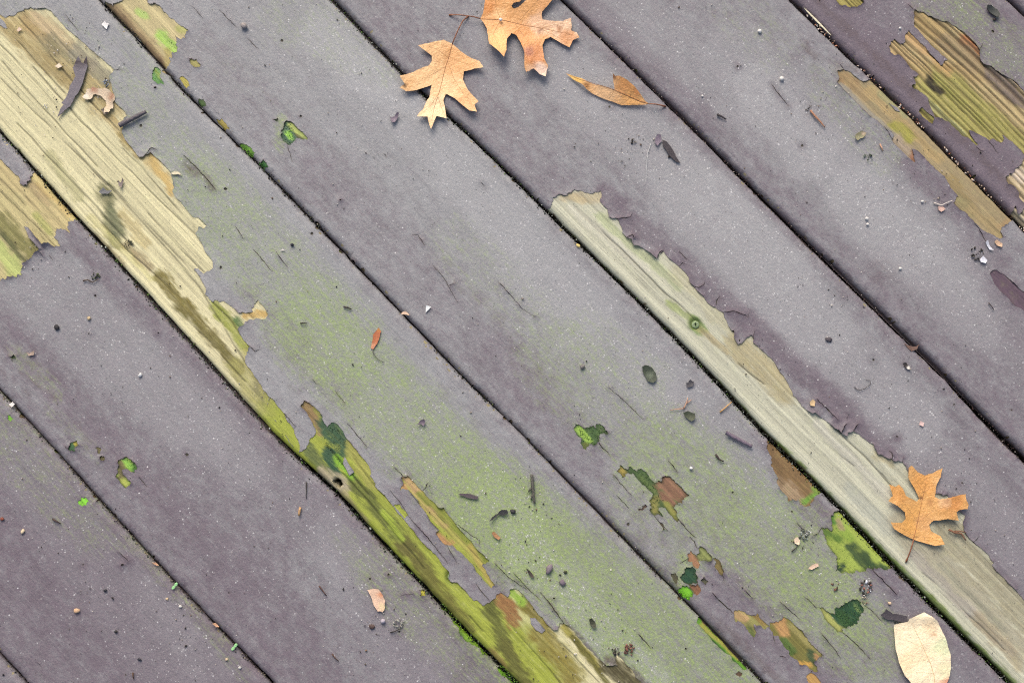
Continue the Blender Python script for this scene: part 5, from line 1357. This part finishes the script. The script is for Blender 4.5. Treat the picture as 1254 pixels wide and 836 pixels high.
flake('bark_chip', 'pink and cream bark chip lying alone on the lilac plank', 'bark chip', [(450,722),(457,720),(464,721),(469,728),(472,735),(471,746),(469,749),(466,748),(463,748),(458,741),(455,731)], (222,188,160), .8, 1.0, 2.2, ((455,724),(468,746)), (120,84,62), spots=[(467,728,4,(206,138,96),.8),(468,742,5,(226,208,158),.7)])
lump('pebble', 'small round grey pebble below the pink bark chip', 'pebble', 469, 760, 3.6, 3.4, 0, (176,168,176), .8, .1)
lump('crumb', 'flat dark brown crumb left of the grey pebble', 'crumb', 455.5, 766.5, 4, 3.6, 30, (84,66,60), .35)
clump('dirt_clump', 'black dirt clump right of the grey pebble', 'dirt clump', 488, 764, 7, 18, [(34,32,28),(70,66,60),(150,150,140)], size=(.5, 1.2))
twig('dark_thread', 'thin black thread trailing from the dirt clump', 'thread', [[(478,774),(484,772),(491,769)]], 1.0, (40,36,30))
lump('stone', 'small grey stone cube near the upper left gap', 'stone', 299, 33, 5.2, 4.6, 30, (150,142,138), .8, .35)
flake('tan_chip', 'tan rectangular chip next to black tadpole scrap', 'chip', [(602,652),(605,650.5),(613,658),(611,661),(605,657)], (168,124,84), .8, .6, .6, amp=.05)
lump('pebble', 'cream oblong crumb near left edge of lowest planks', 'crumb', 28, 650.5, 4, 2.4, -55, (224,204,170), .6)
lump('pebble', 'red brown crumb at the left edge', 'crumb', 3, 635, 3, 2.4, 20, (140,76,58), .6)
lump('pebble', 'tan crumb on the lowest lilac plank', 'crumb', 94, 747, 4.6, 3.4, 0, (206,170,134), .6, .4)
lump('crumb', 'tan crumb just below the upper of two gap seedlings', 'crumb', 205, 733, 2.2, 2, 0, (200,176,140))
lump('crumb', 'white crumb right of the tan crumb below the upper seedling', 'crumb', 221, 742, 2.2, 2, 0, (206,204,196))
lump('crumb', 'tan crumb below the lower of two gap seedlings', 'crumb', 278, 807, 2.2, 1.9, 0, (196,176,146))
lump('crumb', 'white crumb at the bottom next to the gap end', 'crumb', 294, 817, 2.2, 1.9, 0, (206,204,196))
lump('crumb', 'dark blue black crumb in the lowest plank middle', 'crumb', 129, 722.5, 2.4, 2.0, 0, (30,32,40))
lump('crumb', 'black crumb right of tan crumb on lowest plank', 'crumb', 142, 773, 2.4, 2.0, 0, (30,28,28))
lump('crumb', 'dark slate crumb near the bottom left', 'crumb', 171, 807, 3.2, 1.7, 10, (36,38,48))
twig('twig', 'short brown twig at the bottom left edge', 'twig', [[(163,823),(164,831)]], 1.3, (96,70,48))
twig('twig', 'short dark twig on the lowest plank left of green spot', 'twig', [[(65,635),(70,638),(75,641)]], 1.4, (74,58,50))
twig('twig', 'straight dark needle lying upright on the lilac plank', 'needle', [[(375.3,590),(375.5,600),(375.3,611)]], 1.0, (52,48,44))
twig('tan_stub', 'tan stub below the upright dark needle', 'stub', [[(368,621),(366.5,631)]], 2.0, (196,156,108), tip=.9)
twig('twig', 'dark red twig left of the pink bark chip', 'twig', [[(391,717),(395,722),(400,729)]], 1.3, (84,56,46))
twig('twig', 'short brown twig below left of the pink bark chip', 'twig', [[(407,800),(411,805),(415,809)]], 1.2, (90,66,52))
lump('crumb', 'black chip on the lilac plank near the left edge', 'crumb', 70, 401, 4.2, 3.4, 60, (38,36,40), .5)
clump('moss_tuft', 'small green and black moss tuft on the left lilac plank', 'moss tuft', 117, 338, 5, 18, [(56,66,40),(40,40,32),(96,112,60)], size=(.4, 1.0))
twig('twig', 'dark twig beside the green and black moss tuft', 'twig', [[(102,344),(108,343),(114,346),(122,341)]], 1.1, (70,54,44))
flake('husk', 'curled pale husk near the left edge gap', 'husk', [(33,431),(37,433),(43,430),(42,435),(36,436)], (170,150,134), .5, .6, 1.4)
lump('crumb', 'cream crumb right of the black chip', 'crumb', 109, 390, 2.4, 3.2, 0, (186,166,130))
lump('white_grain', 'white grain in the middle of the left lilac plank', 'grain', 172, 459, 2.4, 3, 20, (222,222,218))
clump('moss_tuft', 'black moss tuft on a wood check of the big bare patch', 'moss tuft', 158, 299, 6, 20, [(34,40,28),(54,62,36),(26,28,22)], size=(.4, 1.0))
flake('paint_scrap', 'grey paint scrap on the bare wood above the black moss', 'paint flake', [(145,221),(148,224),(150,218),(152,222),(150,231),(146,228)], (120,108,104), .5, .5, 1.5)
flake('paint_scrap', 'small slate paint scrap on bare wood left of grey scrap', 'paint flake', [(122,236),(127,230),(131,234),(138,234),(132,238),(125,238)], (112,112,112), .5, .5, 1.5)
twig('twig', 'short black dash of twig at the upper middle green plank', 'twig', [[(421,376),(426,377),(431,379)]], 1.4, (44,36,38))
twig('twig', 'short black twig left of the dash twig', 'twig', [[(368,396),(376,396)]], 1.4, (40,36,34))
flake('husk', 'tiny white crescent husk on the green plank', 'husk', [(343,308),(346,305),(349,307),(346,307)], (222,216,206), .5, .5, .6, amp=.03)
lump('seed', 'small black seed by the white crescent husk', 'seed', 358, 300, 2.6, 2.4, 0, (36,38,48), .9, .1)
t = flake('dried_leaflet', 'small red brown dried leaflet with a thread tail', 'leaflet', [(454,426),(456,418),(457,410),(461,405),(464,401),(467,406),(465,413),(462,421),(457,428)], (176,104,66), .3, .8, 3.2, ((456,424),(465,404)), (100,56,36), amp=.06, spots=[(456,424,5,(206,150,116),.7),(463,403,3,(196,140,60),.7)])
twig('thread', 'thin grey thread below the red brown leaflet', 'thread', [[(456,428),(458,434),(463,440),(470,444)]], .7, (96,92,84))
twig('twig', 'small fork of red brown stem near the right oak leaf', 'twig', [[(1161,648),(1168,652),(1176,653),(1182,661)], [(1168,650),(1175,650),(1182,652)]], 1.9, (124,88,66), .8)
twig('stalk', 'pinkish forked stalk on the speckled plank', 'twig', [[(837,500),(840,494),(842,487)], [(840,494),(847,489)], [(838,500),(820,502)]], 1.2, (190,148,120), .8)
flake('dark_chip', 'dark olive chip below the pinkish forked stalk', 'bark chip', [(836,505),(842,503),(850,506),(851,512),(846,516),(839,511)], (74,80,60), .5, .5, 1.6)
twig('straw', 'tan straw near the pale plank gap', 'straw', [[(881.5,504.5),(888,499),(895.5,492)]], 1.2, (204,160,104), .6)
flake('seed_wing', 'dark oval leaf scrap with speckled surface', 'leaf scrap', [(786,449),(791,447),(798,450),(803,457),(804,464),(800,469),(793,467),(788,458)], (64,72,56), .3, .4, 1.4, spots=[(796,459,4,(110,120,100),.6)])
flake('dark_chip', 'flat dark grey chip right of the oval leaf scrap', 'chip', [(840,469),(845,465),(850,468),(848,473),(841,474)], (72,70,74), .5, .4, 1)
lump('pebble', 'tiny grey pebble left of the dark oval leaf scrap', 'pebble', 713, 449, 3, 3.6, 40, (116,112,108), .7)
twig('twig', 'dark curved twig above the green hole patches', 'twig', [[(876,556),(880,562),(886,565)]], 1.5, (60,48,44))
clump('lichen_tuft', 'grey green lichen tuft beside a crack', 'lichen', 985, 654, 7, 26, [(150,160,152),(96,106,96),(60,64,56),(186,192,186)], size=(.4, 1.2))
flake('cream_chip', 'small cream chip left of the grey green lichen tuft', 'chip', [(972,660),(976,657),(979,661),(978,667),(973,665)], (230,206,176), .7, .6, .5, amp=.05)
flake('cream_chip', 'elongated pale pink chip under the lichen tuft', 'chip', [(989,696),(993,692),(1001,689),(1002,693),(994,697)], (220,190,164), .6, .5, .8, amp=.06)
twig('twig', 'dark twig scrap under the small cream chip', 'twig', [[(969,675),(974,671),(977,667)]], 1.0, (56,52,46))
clump('dirt_clump', 'black and white dirt clump above the dark green hole', 'dirt clump', 1059, 720, 9, 34, [(30,30,30),(60,54,48),(130,84,70),(196,198,204)], size=(.5, 1.4))
clump('chaff', 'pale chaff strewn beside the black and white clump', 'chaff', 1060, 733, 7, 16, [(206,196,176),(170,150,120),(110,80,60)], size=(.4, 1.1))
clump('bark_scrap', 'small red brown bark crumbs near the dirt clump', 'bark scrap', 1023, 718, 5, 9, [(116,78,60),(74,52,44)], size=(.5, 1.2))
lump('crumb', 'cream crumb near the cream oval leaf', 'crumb', 1089, 738, 2.4, 2.2, 0, (206,180,150))
# ---- upper right planks
flake('dark_sliver', 'black lens shaped sliver below the narrow folded leaf', 'sliver', [(811,172),(816,174),(823,183),(833,200),(828,199),(819,191),(812,180)], (58,52,56), .8, .8, 1.6, ((811,172),(833,200)), (30,26,28))
flake('paint_flake', 'purple paint bit at the tip of the black sliver', 'paint flake', [(802,170),(805,165),(809,166),(810,173),(805,180),(802,176)], (116,104,116), .5, .6, 1.2, None, (60,50,56))
twig('hair', 'fine curved white hair on the speckled plank', 'hair', [[(797,176),(793,188),(791.5,205),(792.5,221)]], .45, (214,214,210), .3)
clump('dirt_clump', 'small dark crumbly clump under the narrow folded leaf', 'dirt clump', 776, 173, 4, 12, [(40,38,34),(110,104,94),(70,60,50)], size=(.5, 1.1))
lump('crumb', 'dark chip on the speckled plank above the peeled edge', 'crumb', 1015, 416, 5, 3.4, 20, (74,68,74), .4)
flake('cream_chip', 'tan chip resting on the peeled paint edge', 'chip', [(991,493),(995,489),(998,492),(997,497),(992,497)], (214,184,138), .7, .8, .6, amp=.08)
flake('pink_chip', 'pale pink chip on the plank above the right oak leaf', 'chip', [(1125,520),(1127,515),(1131,518),(1130,522)], (214,184,176), .6, .5, .5, amp=.05)
flake('husk', 'black and white husk near the right gap', 'husk', [(1104,445),(1109,444),(1113,449),(1115,453),(1110,452)], (70,62,58), .5, .6, 1.4, spots=[(1112,450,2.4,(226,222,212),.9)])
twig('wire_ring', 'thin dark ring of fibre on the speckled plank', 'fibre', [[(1046,474),(1051,478),(1058,476),(1066,470),(1065,465),(1060,465)]], .6, (50,44,44), .3)
twig('twig', 'short dark stick on the right of the long gap', 'twig', [[(878,141),(884,144),(889,147)]], 1.9, (58,52,54))
for (x, y, r, lab) in ((930, 39, 3.2, 'cream seed on the plank at the top right of centre'), (957, 97, 3.6, 'white round seed left of the tan peeled strip'), (1061, 268, 2.6, 'upper of two white seeds close together right of the long gap'),
                       (1102, 329, 2.4, 'white seed on the dark round stain'), (1062, 275, 2.2, 'lower of two white seeds close together right of the long gap'), (1102, 35, 2.0, 'bluish white seed beside the ribbed wood'),
                       (613, 27, 2.8, 'white pellet on the large orange oak leaf'), (1129, 247, 2.2, 'white seed left of the pale forked twig'), (860, 118, 1.8, 'white bead on the plank right of the narrow leaf'),
                       (846, 573, 2.6, 'white pellet beside the brown bare patch')):
    ob = lump('seed', lab, 'seed', x, y, r, r * .9, 20, (228, 224, 216), .9, .08)
    if (x, y) == (613, 27):
        ob.location.z = .0045
twig('leaf_stalk', 'tan dried stalk piece on the plank near tan strip', 'stalk', [[(992,136),(997,143),(1003,149),(1010,157)]], 1.8, (166,120,92), .5)
clump('dirt_clump', 'dark crumbs at the head of the tan stalk piece', 'dirt clump', 991, 133, 4, 10, [(52,46,38),(96,86,70)], size=(.4, .9))
flake('leaf_scrap', 'olive and cream leaf scrap left of the tan strip', 'leaf scrap', [(1046,168),(1050,163),(1055,161),(1060,164),(1056,170),(1049,173)], (140,136,104), .3, .5, 1.8, spots=[(1057,164,3,(216,190,160),.9)])
twig('leaf_stalk', 'small pink stalk right of the olive leaf scrap', 'stalk', [[(1077,177),(1079,182),(1081,186)]], 1.4, (186,146,120), .5)
clump('lichen_tuft', 'black and grey lichen tuft left of the tan strip', 'lichen', 1063, 194, 6, 20, [(40,46,40),(140,146,140),(70,86,60)], size=(.4, 1.1))
twig('twig', 'pale forked twig with a pink chip beside the tan strip', 'twig', [[(1143,249),(1152,252),(1166,246)], [(1152,252),(1154,256)]], 1.1, (216,206,196), .6)
flake('pink_chip', 'pink chip under the pale forked twig', 'chip', [(1148,254),(1153,253),(1157,256),(1152,260),(1149,258)], (206,172,156), .6, .5, .6)
clump('dirt_clump', 'black and white dirt clump under the end of the tan strip', 'dirt clump', 1196, 311, 9, 30, [(34,32,30),(60,52,46),(120,112,100)], size=(.5, 1.2))
flake('white_chip', 'pale silver chip in the black and white dirt clump', 'chip', [(1199,318),(1203,314),(1208,319),(1206,323),(1200,321)], (226,226,232), .6, 1.0, .5, amp=.05)
flake('silver_sliver', 'silvery sliver at the end of the dark crack', 'sliver', [(1206,297),(1209,294),(1212,302),(1216,307),(1211,306)], (196,198,206), .4, .5, .8, amp=.05)
flake('tan_chip', 'tan chip right of the silvery sliver', 'chip', [(1217,296),(1220,294),(1227,299),(1226,303),(1220,301)], (206,172,140), .6, .6, .6, amp=.06)
twig('twig', 'tiny dark stick below the dirt clump on the right', 'twig', [[(1210,371),(1214,376),(1217,380)]], 1.0, (58,50,52))
flake('bark_chip', 'dark slate bark chip in the top right corner', 'bark chip', [(1208,8),(1213,8),(1220,13),(1223,20),(1219,23),(1213,18),(1207,12)], (56,60,56), 1.2, .6, 1.6, None, (40,26,28))
lump('crumb', 'dark round crumb below the slate bark chip', 'crumb', 1217.5, 24.5, 2.4, 2.2, 0, (50,36,38))
flake('wood_splinter', 'pale yellow splinter lying in the top right gap', 'splinter', [(984,10),(987,12),(1000,24),(1013,38),(1018,44),(1014,41),(1004,31),(992,19)], (222,214,182), .8, -.6, .2, amp=.03)
flake('brown_chip', 'brown chip wedged at the mouth of the right gap', 'chip', [(1106,420),(1112,423),(1122,424),(1126,421),(1122,428),(1116,430)], (110,84,72), .6, -.4, .8)
lump('crumb', 'yellow crumb on the edge of the pale plank gap', 'crumb', 708, 301, 3.2, 2.4, 40, (222,196,120))
# ---- seedlings in the gap at the lower left
def seedling(x, y, label):
    o = w2([(x, y)])[0]
    root = empty('seedling', (o[0], o[1], 0))
    tag(root, label, 'seedling', 'seedlings in the lower left gap')
    vs, fs = tube([(0, 0, -.006), (.0002, .0001, -.002), (0, 0, .0012)], [.0003, .0003, .00025], 6)
    link_mesh('stalk', vs, fs, M_DEBRIS, root, {'col': np.tile(lin((150, 190, 120)), (len(vs), 1))})
    for s in (1, -1):
        v, f = ICO2
        q = v * np.array([.0019, .0013, .0003])
        q[:, 2] += .0014 + .0003 * np.abs(v[:, 0])
        a = .9
        q[:, 0] += s * .0016
        Q = np.stack([q[:, 0] * math.cos(a) - q[:, 1] * math.sin(a), q[:, 0] * math.sin(a) + q[:, 1] * math.cos(a), q[:, 2]], 1)
        link_mesh('seed_leaf', Q, f, M_DEBRIS, root, {'col': np.tile(lin((150, 206, 140)), (len(v), 1))})
seedling(214.5, 717, 'tiny green seedling in the lower left gap, upper of two')
seedling(287.5, 791.5, 'tiny green seedling in the lower left gap, lower of two')
flake('seed_husk', 'tan husk in the lower left gap above the upper seedling', 'seed husk', [(187,689),(191,688),(195,692),(192,692)], (206,160,124), .6, .2, .6, amp=.04)
flake('seed_husk', 'tan husk in the lower left gap above the lower seedling', 'seed husk', [(260,763),(264,762),(269,767),(265,767)], (206,160,124), .6, .2, .6, amp=.04)

# ------------------------------------------------------------------ uncountable matter: grit on the boards, crumbs and moss in the gaps
OCT_V = np.array([(1, 0, 0), (-1, 0, 0), (0, 1, 0), (0, -1, 0), (0, 0, 1), (0, 0, -1)], float)
OCT_F = np.array([(0, 2, 4), (2, 1, 4), (1, 3, 4), (3, 0, 4), (2, 0, 5), (1, 2, 5), (3, 1, 5), (0, 3, 5)])
def scatter(name, label, cat, cen, size, cols, flat=.7):
    n = len(cen)
    rg = np.random.default_rng(n)
    V = OCT_V[None] * (size[:, None, None] * rg.uniform(.55, 1.35, (n, 6, 1)))
    V = V * np.array([1, 1, flat])
    a = rg.uniform(0, 6.28, n)
    st_ = rg.uniform(.8, 1.8, n)
    x = V[:, :, 0] * st_[:, None]; y = V[:, :, 1]
    X = x * np.cos(a)[:, None] - y * np.sin(a)[:, None]; Y = x * np.sin(a)[:, None] + y * np.cos(a)[:, None]
    V = np.stack([X, Y, V[:, :, 2]], -1) + cen[:, None, :]
    F = (OCT_F[None] + (np.arange(n) * 6)[:, None, None]).reshape(-1, 3)
    ob = link_mesh(name, V.reshape(-1, 3), F, M_DEBRIS, None, {'col': np.repeat(cols, 6, 0)}, True)
    return tag(ob, label, cat, None, 'stuff')

rg = np.random.default_rng(99)
n = 2600
P = np.stack([rg.uniform(-30, 1284, n), rg.uniform(-30, 866, n)], 1)
den = fbm(P[:, 0] / 60, P[:, 1] / 60, 4)
P = P[rg.random(n) < smooth(den, .35, .7)]
clusters = [(80,60,40,90),(100,100,40,80),(70,150,60,60),(640,690,40,70),(720,780,50,80),(660,620,30,50),(1090,120,50,50),(1150,240,60,60),(780,190,40,60),(1000,110,40,50),(450,780,50,60),(240,780,60,60),(600,10,20,30),(980,660,30,30),(1180,620,30,40),(300,500,50,30),(40,300,30,60),(1030,400,60,60)]
ex = [np.stack([rg.normal(cx, r * .6, k), rg.normal(cy, r * .6, k)], 1) for cx, cy, r, k in clusters]
P = np.concatenate([P] + ex)
w = w2(P)
sz = np.clip(rg.lognormal(-.75, .45, len(P)), .22, 1.5) * PX
pal = np.array([lin(c) for c in [(40,36,34), (60,52,46), (34,32,36), (84,72,60), (196,190,182), (222,216,206), (150,140,128), (120,96,76)]])
cols = pal[rg.choice(len(pal), len(P), p=[.20,.16,.14,.1,.14,.1,.1,.06])] * rg.uniform(.75, 1.2, (len(P), 1))
scatter('grit', 'fine dark and pale grit scattered over the planks', 'grit', np.concatenate([w, (sz * .5 + .0004)[:, None]], 1), sz, np.clip(cols, 0, 1))

def gap_scatter(k, n, vlo, vhi, zlo, zhi, smin, smax, palette, name, label, cat, probs=None, urange=None, patch=None):
    u = rg.uniform(-.56, .56, n) if urange is None else rg.uniform(urange[0], urange[1], n)
    if patch is not None:
        u = u[vnoise(u * patch, k * 3.3, 31) > .45]
        n = len(u)
    t = rg.uniform(vlo, vhi, n)
    v = gapv(k, u) + t * gap_half[k]
    xy_ = uv_to_xy(np.stack([u, v], 1))
    z = rg.uniform(zlo, zhi, n) - np.clip(1.6 - np.abs(t), 0, 1) * .0008
    s = rg.uniform(smin, smax, n) * PX
    pal = np.array([lin(c) for c in palette])
    c = pal[rg.choice(len(pal), n, p=probs)] * rg.uniform(.7, 1.2, (n, 1))
    scatter(name, label, cat, np.concatenate([xy_, z[:, None]], 1), s, np.clip(c, 0, 1), .8)
BLK, DKG, MOS, GLI = (26, 26, 20), (36, 48, 28), (84, 116, 44), (170, 176, 164)  # GLI: pale bits put in as painted glints on the moss
gap_scatter(1, 260, -2.2, 1.0, -.006, -.001, .5, 1.2, [BLK, (60,50,44), (96,84,74)], 'gap_crumbs', 'dark crumbs in the gap at the lower left corner', 'gap crumbs')
gap_scatter(2, 1500, -3.4, .8, -.005, -.0006, .4, 1.2, [BLK, (70,64,56), (104,98,86), DKG, (150,140,124)], 'gap_crumbs', 'grey brown crumbs along the lower left gap', 'gap crumbs')
gap_scatter(3, 3400, -4.2, 1.2, -.0045, -.0003, .45, 1.25, [BLK, DKG, (30,40,30), MOS, GLI], 'gap_moss', 'black green moss along the gap under the big bare patch', 'moss', [.42,.3,.16,.07,.05])
gap_scatter(4, 2600, -3.6, 2.6, -.0045, -.0004, .4, 1.1, [BLK, (56,46,36), DKG, (96,110,50), (150,146,130)], 'gap_moss', 'dark moss and crumbs in the middle left gap', 'moss', [.45,.25,.16,.07,.07], patch=30)
gap_scatter(5, 3400, -3.6, .8, -.0045, -.0002, .45, 1.2, [BLK, DKG, (34,36,30), MOS, GLI], 'gap_moss', 'black moss along the gap beside the pale bare plank', 'moss', [.46,.28,.14,.05,.07])
gap_scatter(6, 1100, -1.6, .5, -.005, -.001, .4, 1.0, [(40,28,26), (74,52,48), (150,140,130)], 'gap_crumbs', 'sparse brown crumbs in the long right gap', 'gap crumbs', [.5,.35,.15], patch=24)
gap_scatter(7, 620, -1.6, .6, -.0022, .0003, .7, 1.5, [(222,196,172), (236,222,206), (196,140,110), (120,70,52), (40,30,24)], 'gap_grains', 'pinkish white grains lining the top right gap', 'grains', [.30,.27,.16,.12,.15], patch=60)
gap_scatter(7, 700, -2.0, 1.2, -.005, -.001, .5, 1.2, [BLK, (70,44,34), DKG], 'gap_crumbs', 'dark red brown crumbs in the top right gap', 'gap crumbs')

# fuzzy moss growing in the damp peeled spots
MOSSY = [  # index outline px, count, palette
 ([(829,722),(836,716),(844,719),(849,727),(845,735),(836,732)], 150, [(126,206,36),(96,170,30),(150,222,60)]),
 ([(843,694),(851,696),(854,705),(852,714),(840,714),(834,709),(838,697)], 130, [(36,72,40),(48,92,46),(28,56,36)]),
 ([(703,523),(711,521),(727,521),(735,519),(745,530),(734,534),(733,541),(727,546),(714,549),(710,541),(704,528)], 260, [(60,92,40),(84,124,48),(50,74,36)]),
 ([(708,524),(714,526),(723,540),(716,537)], 60, [(150,190,70),(170,206,90)]),
 ([(1015,749),(1025,743),(1040,736),(1052,734),(1057,750),(1051,763),(1036,769),(1022,752)], 420, [(34,74,42),(48,96,44),(28,58,40),(70,110,50)]),
 ([(1012,655),(1030,640),(1050,662),(1080,694),(1024,698),(1020,676)], 420, [(150,178,60),(120,150,50),(90,120,44),(170,190,84)]),
 ([(96,613),(99,609),(104,608),(108,612),(106,618),(101,620),(97,618)], 80, [(126,196,54),(100,160,44),(150,210,80)]),
 ([(344,160),(349,150),(356,152),(362,164),(360,173),(353,178),(346,172)], 150, [(64,104,72),(84,124,70),(52,86,60)]),
 ([(352,160),(357,158),(359,168),(354,170)], 40, [(140,200,60),(160,214,84)]),
 ([(780,577),(792,578),(803,594),(812,612),(800,624),(796,606),(783,589)], 190, [(70,98,46),(90,116,50),(58,80,40)]),
 ([(851,764),(866,779),(893,804),(914,821),(909,822),(882,798),(860,775)], 170, [(60,104,36),(90,140,44),(130,180,60)]),
 ([(198,45),(206,42),(216,56),(212,64),(203,60)], 120, [(140,184,60),(120,160,56),(164,196,90)]),
 ([(168,12),(176,13),(182,22),(174,24)], 60, [(150,184,80),(130,164,64)]),
 ([(186,91),(190,84),(196,90),(200,102),(193,103)], 80, [(70,126,54),(96,150,60),(56,96,44)]),
 ([(151,561),(160,562),(167,570),(165,579),(157,575)], 70, [(120,170,60),(70,116,44),(150,190,84)]),
 ([(398,522),(410,519),(424,540),(414,572),(404,568),(396,545)], 330, [(54,84,54),(70,100,56),(44,66,44)]),
 ([(412,562),(418,560),(434,584),(428,586)], 80, [(120,166,50),(96,140,44)]),
 ([(293,178),(303,178),(312,187),(311,193),(304,192)], 70, [(120,176,50),(90,140,44)]),
 ([(315,200),(322,195),(329,205),(324,210)], 50, [(56,110,48),(76,130,52)]),
 ([(540,742),(556,762),(575,785),(592,802),(598,803),(546,742)], 260, [(110,150,44),(84,124,40),(140,176,60)]),
 ([(609,816),(620,829),(634,846),(640,842),(614,812)], 130, [(110,160,44),(84,130,40)]),
 ([(954,780),(966,790),(974,800),(968,802),(958,792)], 90, [(76,104,42),(96,124,50)]),
 ([(985,612),(997,604),(1003,606),(990,619),(980,617)], 70, [(110,160,52),(130,176,70)]),
]
cs_, ss_, kk_ = [], [], []
for poly, cnt, palt in MOSSY:
    lo_, hi_2 = np.min(poly, 0), np.max(poly, 0)
    q = np.stack([rg.uniform(lo_[0], hi_2[0], cnt * 3), rg.uniform(lo_[1], hi_2[1], cnt * 3)], 1)
    q = q[in_poly(q, poly)][:cnt]
    w = w2(q)
    s = rg.uniform(.25, .62, len(q)) * PX
    cs_.append(np.concatenate([w, (s * .3 - .0009 + rg.uniform(0, .0003, len(q)))[:, None]], 1))
    ss_.append(s)
    pl = np.array([lin(c) for c in palt])
    kk_.append(pl[rg.integers(0, len(pl), len(q))] * rg.uniform(.6, 1.15, (len(q), 1)))
scatter('moss_film', 'fuzzy green moss growing in the small peeled spots', 'moss', np.concatenate(cs_), np.concatenate(ss_), np.clip(np.concatenate(kk_), 0, 1), .7)
